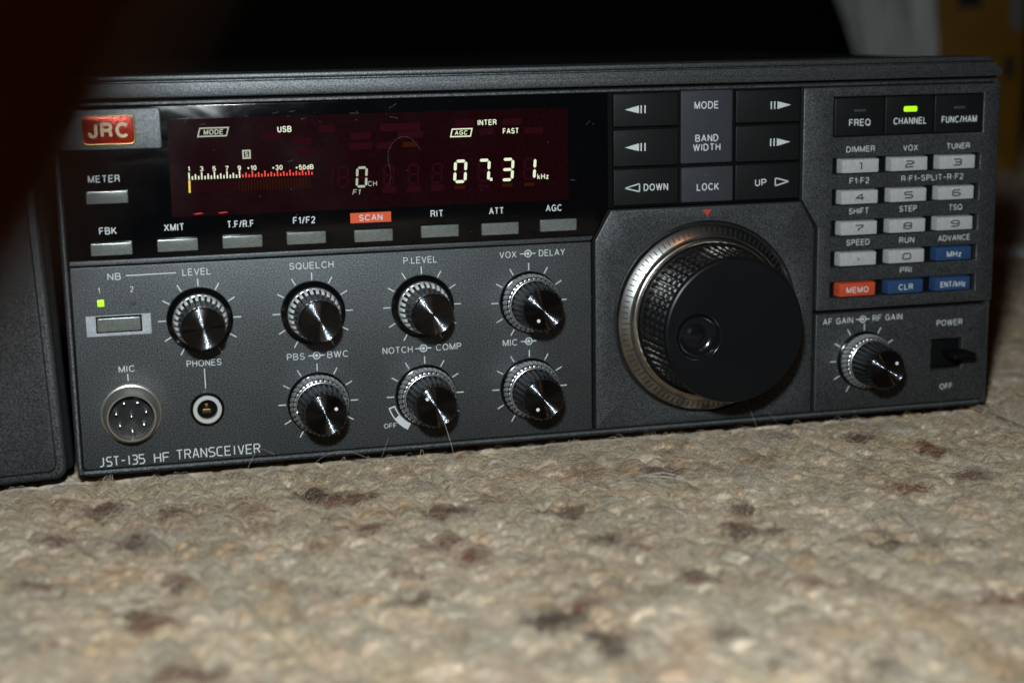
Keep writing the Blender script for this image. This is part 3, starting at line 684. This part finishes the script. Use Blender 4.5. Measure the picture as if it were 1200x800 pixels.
def para(bm, x0, z0, x1, z1, sl, y): flat(bm, [(x0, z0), (x1, z0), (x1+sl, z1), (x0+sl, z1)], y)
def frame_para(bm, x0, z0, x1, z1, sl, t, y):
    para(bm, x0, z0, x1, z0+t, sl*t/(z1-z0), y)
    s2 = sl*(z1-t-z0)/(z1-z0); para(bm, x0+s2, z1-t, x1+s2, z1, sl-s2, y)
    s1 = sl*t/(z1-z0)
    flat(bm, [(x0+s1, z0+t), (x0+s1+t, z0+t), (x0+s2+t, z1-t), (x0+s2, z1-t)], y); flat(bm, [(x1+s1-t, z0+t), (x1+s1, z0+t), (x1+s2, z1-t), (x1+s2-t, z1-t)], y)
bm = bmesh.new(); frame_para(bm, 42.5, 107.8, 52.0, 110.8, .9, .38, YS); T(bm, 'MODE', 47.8, 109.3, 1.7, 6.2, YS-.01, bold=.014, shear=.12); build('framed_caption', bm, 'seg_dim', win, (47, 0, 109), 0)
bm = bmesh.new(); frame_para(bm, 125.9, 105.0, 133.1, 107.9, .7, .4, YS); T(bm, 'AGC', 129.8, 106.45, 1.5, 4.4, YS-.01, bold=.014, shear=.12); build('framed_caption', bm, 'seg', win, (129.5, 0, 106.5), 0)
bm = bmesh.new(); plate(bm, rect(56.7, 100.3, 59.4, 103.2), YS, YS+.01, 0, holes=[rect(57.2, 100.8, 58.9, 102.7)]); T(bm, 'S', 58.05, 101.75, 1.6, 1.1, YS-.01, bold=.03); build('framed_caption', bm, 'seg_dim', win, (58, 0, 102), 0)
for s, cx, cz, wd in (('1', 39.3, 97.7, .6), ('3', 43.4, 97.6, 1.1), ('5', 47.4, 97.5, 1.1), ('7', 51.5, 97.4, 1.1), ('9', 55.5, 97.4, 1.1), ('+10', 59.5, 97.3, 3.1), ('+30', 67.8, 97.1, 3.5), ('+50dB', 76.7, 96.9, 6.0)):
    CP('seg', s, cx, cz, 1.6, wd, YS, bold=.014)
for k in range(17):
    cx = 39.3+k*16.2/16; h = 2.3 if k % 4 == 0 else (1.7 if k % 2 == 0 else 1.1)
    bar(lit, (cx, 94.2), (cx, 94.2+h), .42, YS)
for k in range(1, 24):
    cx = 55.5+k*23.6/23; h = 2.1 if (k-4) % 8 == 0 else (1.9 if k % 4 == 0 else (1.5 if k % 2 == 0 else .95))
    bar(red, (cx, 94.3), (cx, 94.3+h), .46, YS)
for k in range(1, 40):
    cx = 39.3+k*39.8/40; bar(ga if k > 15 else gh, (cx, 93.6), (cx, 90.1), .34, YS)
yb = bmesh.new(); bar(yb, (39.3, 94.0), (39.2, 90.0), .62, YS-.004)
# dust and hairline scratches on the acrylic
du = bmesh.new()
for k in range(90):
    cx, cz, r_ = random.uniform(2, 178), random.uniform(72, 117.5), random.choice((.05, .06, .08, .13)); flat(du, circle(cx, cz, r_, 6), YS-.03-.0004*k)
for k in range(16):
    cx, cz = (random.uniform(33, 110), random.uniform(111, 117)) if k < 9 else (random.uniform(20, 175), random.uniform(72, 115)); a = random.gauss(.45, .3); l_ = random.uniform(.8, 3.2); bar(du, (cx, cz), (cx+l_*math.cos(a), cz+l_*math.sin(a)), .07, YS-.08-.0004*k)
build('surface_dust', du, mat('pale_dust', (.10, .12, .15), .6), win, angle=0)
# unlit captions of the tube
for s, cx, cz, h, wd in (('TUNER', 66.5, 107.4, 1.5, 6), ('VOX', 77.5, 101.4, 1.5, 5), ('PROC', 84.5, 109.3, 1.5, 5), ('SWR', 76.5, 105.5, 1.5, 5), ('MEMO SCAN', 109.0, 109.0, 1.8, 13), ('SPLIT', 95.5, 106.4, 1.6, 6), ('SPEECH', 112.3, 106.4, 1.6, 8), ('START', 95.6, 103.2, 1.6, 7), ('END', 103.5, 103.1, 1.6, 4.5),
                         ('SLOW', 131.0, 109.6, 1.5, 6), ('OFF', 138.6, 106.6, 1.4, 4), ('WIDE', 147.3, 109.6, 1.5, 6), ('AUX', 155.0, 106.4, 1.4, 6), ('MHz', 104.7, 88.3, 1.4, 4), ('RIT', 113.0, 88.3, 1.4, 4), ('XIT', 121.2, 88.3, 1.4, 4)):
    para(gh, cx-wd/2-.4, cz-h/2-.35, cx+wd/2+.2, cz+h/2+.35, .3, YS+.02)
para(ga, 109.6, 102.3, 114.2, 104.0, .4, YS+.01)
for cx in (129, 137.4, 145.6, 153.4): para(ga if cx != 137.4 else gh, cx-2, 87.6, cx+1.6, 88.8, .2, YS)
build('meter_scale', lit, 'seg', win, angle=0); dim.free(); build('red_segment', red, 'seg_red', win, angle=0)
build('yellow_segment', yb, 'seg_yellow', win, angle=0); build('unlit_segment', gh, 'ghost', win, angle=0); build('amber_segment', ga, 'ghost_amber', win, angle=0)
gl = bmesh.new()  # red glints drawn as small self-lit shapes
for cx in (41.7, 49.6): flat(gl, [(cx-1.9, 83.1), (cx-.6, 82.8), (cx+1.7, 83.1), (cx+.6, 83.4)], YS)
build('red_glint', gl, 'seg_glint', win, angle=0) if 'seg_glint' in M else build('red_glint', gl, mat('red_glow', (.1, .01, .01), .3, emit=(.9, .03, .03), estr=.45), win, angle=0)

# ---------------- mode / band block
bm = bmesh.new(); plate(bm, rect(181.7, 78.6, 253.4, 118.2), .9, 3, .1); nav = build('key_block', bm, 'matte_black', radio)
def tri(bm, tipx, basex, cz, hh, y): flat(bm, [(tipx, cz), (basex, cz+hh), (basex, cz-hh)], y)
rows_ = [(106.5, 118.0), (92.9, 105.7), (79.4, 92.1)]
for r_, (z0, z1) in enumerate(rows_):
    cz = (z0+z1)/2+.2
    for side in (0, 1):
        x0, x1 = ((183.2, 207.0), (228.2, 252.6))[side]
        bm = bmesh.new(); plate(bm, fillet(rect(x0, z0, x1, z1), .5, 2), -.9, 1.5, .45)
        kb = build('rocker_key', bm, 'key_black', radio, ((x0+x1)/2, 0, cz))
        lg = bmesh.new(); yk = -.95
        if r_ < 2:
            if side == 0:
                tri(lg, 187.3, 192.4, cz, 1.35, yk); bar(lg, (193.2, cz+1.35), (193.2, cz-1.35), .5, yk); bar(lg, (194.6, cz+1.35), (194.6, cz-1.35), .5, yk)
            else:
                tri(lg, 248.9, 243.7, cz, 1.35, yk); bar(lg, (242.7, cz+1.35), (242.7, cz-1.35), .5, yk); bar(lg, (241.4, cz+1.35), (241.4, cz-1.35), .5, yk)
        else:
            tx, bx = ((187.3, 192.6), (248.5, 243.4))[side]; c2 = 85.5
            for p_, q_ in (((tx, c2), (bx, c2+1.4)), ((bx, c2+1.4), (bx, c2-1.4)), ((bx, c2-1.4), (tx, c2))): bar(lg, p_, q_, .42, yk)
            T(lg, 'DOWN', 198.6, c2, 2.5, 9.0, yk, bold=.012) if side == 0 else T(lg, 'UP', 237.8, c2, 2.5, 4.3, yk, bold=.012)
        build('key_lettering', lg, 'print', kb, ((x0+x1)/2, 0, cz), 0)
bm = bmesh.new(); plate(bm, fillet(rect(208.1, 93.1, 227.2, 118.3), .5, 2), -.3, 1.5, .35); mp_ = build('mode_plate', bm, 'key_grey', radio, (217.6, 0, 105))
LG(mp_, 'MODE', 217.4, 113.2, 2.6, 9.0, -.35, bold=.01); LG(mp_, 'BAND', 217.6, 101.8, 2.5, 8.6, -.35, bold=.01); LG(mp_, 'WIDTH', 217.6, 98.6, 2.5, 10.2, -.35, bold=.01)
bm = bmesh.new(); plate(bm, fillet(rect(208.2, 79.5, 227.4, 91.8), .5, 2), -.9, 1.5, .45); lk = build('lock_key', bm, 'key_grey', radio, (217.8, 0, 85.6))
lg = bmesh.new(); T(lg, 'LOCK', 217.9, 84.8, 2.6, 8.3, -.95, bold=.01); build('key_lettering', lg, 'print', lk, (217.8, 0, 85.6), 0)
bm = bmesh.new(); plate(bm, rect(216.6, 88.3, 219.0, 89.2), -.93, -.88, .02); build('lock_lamp', bm, 'led_off', lk, (217.8, 0, 85.6))

# ---------------- dial section
DX, DZ = 218.2, 38.0
bm = bmesh.new(); plate(bm, fillet([(176.6, 0), (259.3, 0), (259.3, 68.0), (254.0, 77.9), (182.5, 77.9), (176.6, 67.6)], [.5, .5, .8, .8, .8, .8], 3), -.1, 3, .45, holes=[circle(DX, DZ, 34.6, 90)])
dp = build('dial_panel', bm, 'paint', radio)
bm = bmesh.new(); tri(bm, 0, 0, 0, 0, 0) if False else flat(bm, [(218.1, 74.3), (219.8, 76.7), (216.4, 76.7)], -.15); build('index_mark', bm, 'red_mark', dp, angle=0)
org = (DX, 0, DZ)
bm = bmesh.new(); lathe(bm, [(34.55, 2.2), (33.2, 2.2)], DX, DZ, 96); lathe(bm, [(27.5, -3.0), (27.2, -4.2), (26.9, -5.6), (26.2, -6.2), (25.6, -6.2)], DX, DZ, 96)
dial = build('tuning_dial', bm, 'black', radio, org)
bm = bmesh.new(); lathe(bm, [(33.5, 2.1), (33.5, -1.1), (33.2, -1.4), (29.9, -2.95)], DX, DZ, 128)
build('graduated_skirt', bm, 'grad', dial, org, 25)
gr = bmesh.new()
for k in range(100):
    a = 2*PI*k/100; r1 = 32.6; r0 = 30.6 if k % 5 else 29.9
    def pt(r, aa): 
        yy = -1.4-(33.2-r)/3.3*1.55-.04
        return (DX+r*math.cos(aa), yy, DZ+r*math.sin(aa))
    hw = .2/31.5
    gr.faces.new([gr.verts.new(p) for p in (pt(r0, a-hw), pt(r1, a-hw), pt(r1, a+hw), pt(r0, a+hw))])
build('graduation', gr, 'print_dark', dial, org, 0)
bm = bmesh.new(); lathe(bm, [(29.9, -2.9), (29.7, -3.8), (29.1, -4.6), (28.4, -4.9), (27.6, -4.8), (27.3, -3.4)], DX, DZ, 128); build('trim_ring', bm, 'nickel', dial, org, 40)
nf = 60
def knurl(i, a, y):
    t = (a*nf/(2*PI)) % 1.0
    if -24.6 < y < -6.4: return 1-.030*(1 if .5 < t < .96 else 0)
    return 1
prof = [(26.6, -5.6), (26.6, -7.0)]
for k in range(4):
    y0_ = -7.2-k*4.4
    rr = 26.5-k*.28
    prof += [(rr, y0_), (rr-.05, y0_-3.5), (rr-.55, y0_-3.75), (rr-.6, y0_-4.15)]
prof += [(25.4, -24.9), (25.3, -25.6), (24.9, -26.6), (24.2, -27.0)]
bm = bmesh.new(); lathe(bm, prof, DX, DZ, nf*6, knurl); build('rubber_grip', bm, 'knob_rubber' if 'knob_rubber' in M else mat('grip_rubber', (.006, .006, .0065), .34, spec=.32), dial, org, 30)
# face with its finger dimple
ddx, ddz, dr = DX-13.4, DZ-1.2, 8.3
bm = bmesh.new()
nseg = 64; fo_ = circle(DX, DZ, 24.3, nseg*2); ho_ = circle(ddx, ddz, dr, nseg)
plate(bm, fo_, -27.0, -26.6, 0.0, holes=[ho_])
build('dial_face', bm, 'dialblack', dial, org, 25)
bm = bmesh.new()
lathe(bm, [(8.6, -26.9), (8.55, -27.15), (8.25, -27.2), (8.0, -27.0), (7.6, -25.9), (6.4, -24.4), (4.6, -23.5), (3.6, -23.6), (2.6, -24.1), (1.4, -24.4), (.02, -24.5)], ddx, ddz, 64); build('finger_dimple', bm, 'dimple_gloss' if 'dimple_gloss' in M else mat('dimple_black', (.006, .007, .009), .16, spec=.7), dial, org, 60)

# ---------------- keypad section
bm = bmesh.new()
troughs = [(90.0, 265.9, 324.6), (78.75, 265.9, 324.6), (67.5, 265.9, 324.6), (56.2, 265.9, 324.6), (45.0, 265.9, 324.6)]
hol = [rect(x0, z-2.95, x1, z+2.95) for z, x0, x1 in troughs]+[rect(265.8, 100.4, 325.3, 114.6)]
plate(bm, fillet([(260.6, 37.6), (331.9, 37.6), (331.9, 118.1), (254.2, 118.1), (254.2, 78.6), (260.6, 68.2)], [.6, .8, .5, .6, .6, .6], 3), -.1, 3, .45, holes=hol)
kp = build('keypad_panel', bm, 'paint', radio)
bm = bmesh.new()
for h_ in hol: flat(bm, offset(h_, -.2), 2.4)
build('key_well', bm, 'matte_black', kp, angle=0)
for i, (s, cx, cz) in enumerate((('FREQ', 275.9, 107.5), ('CHANNEL', 295.7, 107.4), ('FUNC/HAM', 315.4, 107.3))):
    x0, x1 = (266.1, 285.8, 305.4)[i], (285.5, 305.1, 325.0)[i]
    bm = bmesh.new(); plate(bm, fillet(rect(x0+.05, 100.7, x1-.05, 114.3), .4, 2), -.2, 2, .4); kb = build('mode_key', bm, 'key_black', radio, (cx, 0, cz))
    lg = bmesh.new(); T(lg, s, cx, 105.4, 2.5, (8.4, 13.2, 14.2)[i], -.25, bold=.012); build('key_lettering', lg, 'print', kb, (cx, 0, cz), 0)
    bm = bmesh.new(); plate(bm, fillet(rect(cx-2.6, 108.7, cx+2.6, 110.6), .5, 2) if i == 1 else rect(cx-2.3, 109.2, cx+2.3, 110.1), -.5 if i == 1 else -.25, -.1, .15 if i == 1 else .02); build('indicator_lamp', bm, 'led' if i == 1 else 'led_off', kb, (cx, 0, cz))
for s, cx, cz, wd in (('DIMMER', 276.6, 95.9, 11.2), ('VOX', 296.3, 95.7, 5.8), ('TUNER', 315.5, 95.7, 9.4), ('F1·F2', 276.4, 84.6, 7.7), ('R·F1–SPLIT–R·F2', 305.5, 84.6, 25.0), ('SHIFT', 276.5, 73.6, 7.9), ('STEP', 296.1, 73.6, 7.0), ('TSQ', 315.3, 73.3, 5.4),
                      ('SPEED', 276.5, 62.2, 9.2), ('RUN', 296.0, 62.1, 6.0), ('ADVANCE', 315.2, 62.0, 13.0), ('PRI', 296.0, 51.0, 4.6)):
    LG(kp, s, cx, cz, 2.15, wd, -.15)
KEYS = [['1', '2', '3'], ['4', '5', '6'], ['7', '8', '9'], ['.', '0', 'MHz'], ['MEMO', 'CLR', 'ENT/kHz']]
for r_ in range(5):
    for c_ in range(3):
        s = KEYS[r_][c_]; cx, cz = (275.9, 295.2, 314.4)[c_], 90.0-r_*11.22
        bm = bmesh.new(); yf = -2.0
        a, bq = fillet(rect(cx-7.35, cz-2.65, cx+7.35, cz+2.65), .4, 3), fillet(rect(cx-7.1, cz-2.45, cx+7.1, cz+2.45), .4, 3)
        lA = [bm.verts.new((px, 2.3, pz)) for px, pz in a]; lB = [bm.verts.new((px, yf+.35, pz)) for px, pz in bq]; lC = [bm.verts.new((px, yf+.08, pz)) for px, pz in offset(bq, .12)]; lD = [bm.verts.new((px, yf, pz)) for px, pz in offset(bq, .35)]
        for p_, q_ in ((lA, lB), (lB, lC), (lC, lD)):
            for i in range(len(p_)): bm.faces.new((p_[i], p_[(i+1) % len(p_)], q_[(i+1) % len(p_)], q_[i]))
        bm.faces.new(lD)
        mk = 'keycap_red' if s == 'MEMO' else ('keycap_blue' if s in ('MHz', 'CLR', 'ENT/kHz') else 'keycap')
        kk = build('keypad_key', bm, mk, radio, (cx, 0, cz))
        lg = bmesh.new()
        if len(s) == 1 and s != '.':
            strokes(lg, s, cx-1.55, cx+1.55, cz-1.05, cz+1.05, .44, yf-.04) if s != '1' else bar(bar(lg, (cx+.3, cz-1.25), (cx+.3, cz+1.25), .5, yf-.04), (cx-.6, cz+1.1), (cx+.3, cz+1.1), .35, yf-.045)
        elif s == '.': plate(lg, rect(cx-.3, cz-.35, cx+.3, cz+.25), yf-.04, yf, 0)
        else: T(lg, s, cx, cz-.1, 2.2, {'MEMO': 8.8, 'CLR': 5.8, 'MHz': 5.8, 'ENT/kHz': 10.2}[s], yf-.04, bold=.012)
        build('key_lettering', lg, 'print' if len(s) > 1 else 'print_dark', kk, (cx, 0, cz), 0)

# ---------------- gain section with power switch
bm = bmesh.new(); plate(bm, fillet(rect(260.6, 0, 330.1, 36.3), [.5, 2.2, .6, .5], 4), -.1, 3, .45, holes=[rect(307.6, 12.5, 320.3, 24.1)])
gp = build('gain_panel', bm, 'paint', radio)
LG(gp, 'AF GAIN', 269.4, 33.5, 2.3, 12.0, -.15); LG(gp, 'RF GAIN', 289.2, 33.7, 2.3, 12.0, -.15); bm = bmesh.new(); icon(bm, 279.3, 33.6, -.15); build('dual_control_symbol', bm, 'print', gp, (279.3, 0, 33.6), 0); LG(gp, 'POWER', 314.7, 30.2, 2.3, 10.6, -.15); LG(gp, 'OFF', 314.3, 5.9, 2.2, 5.2, -.15)
bm = bmesh.new(); ticks(bm, 280.0, 18.4, y=-.15); build('tick_ring', bm, 'print', gp, (280, 0, 18.4), 0)
bm = bmesh.new(); flat(bm, rect(307.3, 12.2, 320.6, 24.4), 2.5); pw = build('power_switch', bm, 'matte_black', radio, (314, 0, 18))
bm = bmesh.new(); plate(bm, fillet(rect(308.3, 13.3, 319.6, 23.4), .4, 2), 1.2, 2.4, .3); build('switch_body', bm, 'lever_black', pw, (314, 0, 18))
bm = bmesh.new(); plate(bm, fillet(rect(312.5, 17.5, 321.5, 19.8), .5, 3), -8.5, 0.6, .6); build('switch_lever', bm, 'lever_black', pw, (314, 0, 18))

# ================================================================== speaker at the left
spk = thing('speaker_cabinet', 'plain charcoal extension speaker standing left of the radio, cut by the frame', 'speaker', (-90, 120, -2.8))
def sp_pl(bm, *a, **k): return plate(bm, *a, **k)
bm = bmesh.new(); plate(bm, fillet(rect(-178, -2.6, -5.0, 126), 4.5, 6), 1.0, 14, 1.6); build('front_rim', bm, 'paint', spk)
bm = bmesh.new(); plate(bm, fillet(rect(-179, -2.0, -2.9, 124), 3, 4), 9, 242, 1.0, back=True); build('cabinet', bm, 'case', spk)  # black body widened past the rim to keep the gap beside the radio dark
bm = bmesh.new(); plate(bm, fillet(rect(-174.5, .7, -8.2, 122.5), 3.0, 6), -.6, 2, .7); build('front_face', bm, 'speaker_face' if 'speaker_face' in M else flaked('speaker_face_paint', (.026, .027, .029), (.12, .125, .13), .52, bump=.4, metal=.6), spk)
spk.rotation_euler = (0, math.radians(-2.0), 0)
for fx, fy in ((-160, 30), (-24, 30), (-160, 215), (-24, 215)):
    bm = bmesh.new(); bmesh.ops.create_cone(bm, cap_ends=True, segments=24, radius1=8, radius2=9, depth=7); bmesh.ops.translate(bm, verts=bm.verts[:], vec=(fx, fy, -5.6)); build('foot', bm, 'matte_black', spk, (fx, fy, -5))
# speaker's own footing while it leans a little: keep the right lower edge on the pile
spk.location = V(-90, 118, -2.8-2.4)

# ================================================================== behind on the right: plastic bag, carton, bubble wrap
bag = bmesh.new(); nu, nv = 96, 40; vs = []
for i in range(nu):
    th = 2*PI*i/nu; row = []
    for j in range(nv):
        v_ = j/(nv-1)
        r = (17+9*v_+7*v_*v_)
        fold = .13*math.sin(th*7+v_*2.2)+.09*math.sin(th*13-v_*3.1+1)+.06*math.sin(th*23+v_*5)+.05*math.sin(th*3+v_*6)
        r *= 1+fold*(.55+.6*v_)
        zz = -4+190*v_+6*math.sin(th*5+1)*v_
        row.append(bag.verts.new((716-22*v_*v_+1.3*r*math.cos(th), 800+1.2*r*math.sin(th), zz)))
    vs.append(row)
for i in range(nu):
    for j in range(nv-1): bag.faces.new((vs[i][j], vs[(i+1) % nu][j], vs[(i+1) % nu][j+1], vs[i][j+1]))
bag.faces.new([vs[i][0] for i in range(nu)])
mt = mat('milky_plastic', (.66, .66, .66), .3, spec=.4); mt.node_tree.nodes['Principled BSDF'].inputs['Transmission Weight'].default_value = .25
o = build('plastic_bag', bag, mt, None, (706, 800, -4), 70); o['label'] = 'crumpled milky plastic bag, out of focus behind the right end of the radio'; o['category'] = 'bag'
bx = thing('carton', 'blurred orange carton with dark print behind the right end of the radio', 'box', (790, 860, -4.5))
bm = bmesh.new(); plate(bm, fillet(rect(746, -4.6, 838, 205), 2, 2), 800, 900, 1.5, back=True)
mt = flaked('orange_card', (.21, .105, .007), (.25, .122, .008), .6, scale=40, bump=.1); build('carton_board', bm, mt, bx)
for r_ in (rect(768, 148, 792, 162), rect(818, 84, 828, 104)):
    bm = bmesh.new(); plate(bm, fillet(r_, 2, 3), 799.6, 800, .05); build('printed_patch', bm, 'print_dark', bx, angle=0)
bm = bmesh.new(); plate(bm, fillet(rect(822, 128, 836, 170), 1, 3), 799.4, 799.9, .1); build('paper_label', bm, mat('grey_paper', (.16, .16, .16), .7), bx)
wrap = thing('bubble_wrap', 'scrap of clear bubble wrap lying on the rug right of the radio', 'packaging', (548, 337, -3))
mt = mat('clear_film', (.85, .88, .9), .12, spec=.8); b = mt.node_tree.nodes['Principled BSDF']; b.inputs['Alpha'].default_value = .5
bm = bmesh.new(); 
pts_ = [(528, 318), (572, 322), (576, 356), (556, 366), (532, 350)]
bm.faces.new([bm.verts.new((px, py, -1.4+.5*math.sin(px))) for px, py in pts_]); build('film', bm, mt, wrap)
for px, py in ((541, 330), (550, 329), (545, 338), (554, 337), (559, 345), (549, 347), (564, 334)):
    bm = bmesh.new(); bmesh.ops.create_uvsphere(bm, u_segments=20, v_segments=10, radius=4.6)
    bm.transform(Matrix.Diagonal((1, 1, .75, 1))); bm.transform(Matrix.Translation((px, py, -.6))); build('bubble', bm, mt, wrap, (px, py, -1), 60)

# ================================================================== stray hairs
def strand(pts, rad, label, mtn):
    cu = bpy.data.curves.new('stray_hair', 'CURVE'); cu.dimensions = '3D'; cu.bevel_depth = rad*MM; cu.bevel_resolution = 1; cu.resolution_u = 8
    for ps in pts:
        sp = cu.splines.new('NURBS'); sp.points.add(len(ps)-1)
        for p_, c in zip(sp.points, ps): p_.co = (*(V(*c)), 1)
        sp.use_endpoint_u = True; sp.order_u = 3
    cu.materials.append(mtn); tmp = bpy.data.objects.new('hair', cu); COL.objects.link(tmp)
    me = bpy.data.meshes.new_from_object(tmp.evaluated_get(bpy.context.evaluated_depsgraph_get())); bpy.data.objects.remove(tmp)
    o = link('stray_hair', me); o['label'] = label; o['category'] = 'hair'; return o
pale = mat('pale_fibre', (.55, .52, .46), .5); grey = mat('grey_fibre', (.30, .29, .27), .5)
strand([[(117.6, -18.9, 12.0), (118.4, -19.6, 9.0), (119.6, -21, 4), (119, -30, 0), (117.5, -44, -2.5), (118, -58, -2.4), (116, -70, -2.6)]], .06, 'long pale hair trailing from the knob marked NOTCH down to the rug', pale)
strand([[(104, .02, 82), (103.2, .0, 87), (106, -.05, 93), (104.2, -.08, 99), (106, -.08, 104), (110, -.08, 106.3), (114, -.06, 104.5), (116, 0, 100.5)]], .016, 'fine curled hair stuck across the middle of the display window', grey)
strand([[(170, -58, -2), (172, -62, .5), (177, -66, 1.0), (183, -69, .6), (188, -74, -1.5)], [(172, -60, -1), (176, -63, 1.6), (182, -66, 1.4), (187, -70, -1)], [(169, -52, -2.6), (171, -57, 1), (173, -64, 1.5), (179, -71, -1)]], .11, 'white tuft of fibre lying on the rug below the tuning dial', pale)
strand([[(232, -1, 8), (233, -4, 6.5), (234, -6, 1), (235, -9, -3)], [(241, -2, 2), (242, -8, .8), (240, -16, -1), (237, -22, -3)]], .05, 'two faint hairs rising from the rug under the right side of the dial', grey)
strand([[(72, -12, -2.6), (77, -9, .5), (84, -6, 1.8), (90, -8, .4), (96, -10, -2.6)], [(98, -6, -2.5), (100, -5, 1.5), (101, -4.5, 4.0)], [(52, -9, -3), (55, -7, 3), (58, -6, 5), (62, -7, 2)]], .055, 'thin curly hairs sticking up from the rug at the lower left of the radio', grey)

# ================================================================== photographer's hand, close to the lens at upper left
def hand():
    """left hand in camera space (right, down, forward) in mm, turned to the world"""
    RT = RC.T
    def W(p): return Vector(np.array(CAM)+RT @ (np.array(p, float)*.8))
    pts = {'wrist': ((-120, 70, 52), 24), 'p0': ((-100, 46, 66), 25), 'p1': ((-82, 26, 80), 22),
           'i0': ((-64, 16, 92), 11.5), 'i1': ((-46.5, 3.0, 104), 10.2), 'i2': ((-36.2, -13.6, 106), 9.8), 'i3': ((-26.3, -30.5, 101), 9.7), 'i4': ((-16, -41, 97), 7.6),
           'm0': ((-78, 4, 96), 11.5), 'm1': ((-64, -20, 106), 9.6), 'm2': ((-52, -40, 104), 8.8), 'm3': ((-42, -54, 96), 7.4), 'm4': ((-38, -60, 91), 6),
           'r0': ((-94, -2, 92), 11), 'r1': ((-86, -28, 102), 9.2), 'r2': ((-76, -46, 98), 8.4), 'r3': ((-66, -56, 90), 7.2), 'r4': ((-61, -60, 86), 5.8),
           'l0': ((-108, 6, 84), 10), 'l1': ((-106, -18, 92), 8.2), 'l2': ((-100, -32, 90), 7.4), 'l3': ((-92, -40, 84), 6.4), 'l4': ((-88, -43, 81), 5.2),
           't0': ((-86, 44, 62), 14), 't1': ((-72, 46, 48), 11.5), 't2': ((-62, 36, 36), 10), 't3': ((-56, 24, 28), 8.2), 't4': ((-54, 17, 25), 6)}
    names = list(pts); me = bpy.data.meshes.new('hand')
    org = W((-95, 40, 70))
    vv = [((W(pts[n][0])-org)*MM) for n in names]; ix = {n: i for i, n in enumerate(names)}
    ed = [('wrist', 'p0'), ('p0', 'p1')]+[('p1', f+'0') for f in 'imrl']+[('p0', 't0')]
    for f in 'imrlt': ed += [(f+str(k), f+str(k+1)) for k in range(4)]
    me.from_pydata(vv, [(ix[a], ix[b]) for a, b in ed], [])
    o = bpy.data.objects.new('person', me); COL.objects.link(o); o.location = org*MM; ORIG[o.name] = tuple(org)
    sk = o.modifiers.new('skin', 'SKIN'); sk.use_smooth_shade = True
    for i, n in enumerate(names): me.skin_vertices[0].data[i].radius = (pts[n][1]*.8*MM, pts[n][1]*.8*MM)
    me.skin_vertices[0].data[0].use_root = True
    sb = o.modifiers.new('subd', 'SUBSURF'); sb.levels = 2; sb.render_levels = 2
    dg = bpy.context.evaluated_depsgraph_get(); m2 = bpy.data.meshes.new_from_object(o.evaluated_get(dg))
    o.modifiers.clear(); o.data = m2; m2.shade_smooth(); m2.materials.clear()
    sm = mat('skin', (.50, .26, .17), .5, spec=.35); b = sm.node_tree.nodes['Principled BSDF']
    b.inputs['Subsurface Weight'].default_value = .2; b.inputs['Subsurface Radius'].default_value = (.006, .002, .001); b.inputs['Subsurface Scale'].default_value = 1.0
    m2.materials.append(sm)
    o['label'] = 'dark blurred fingers of the photographer held close to the lens at the upper left'; o['category'] = 'person'
hand()
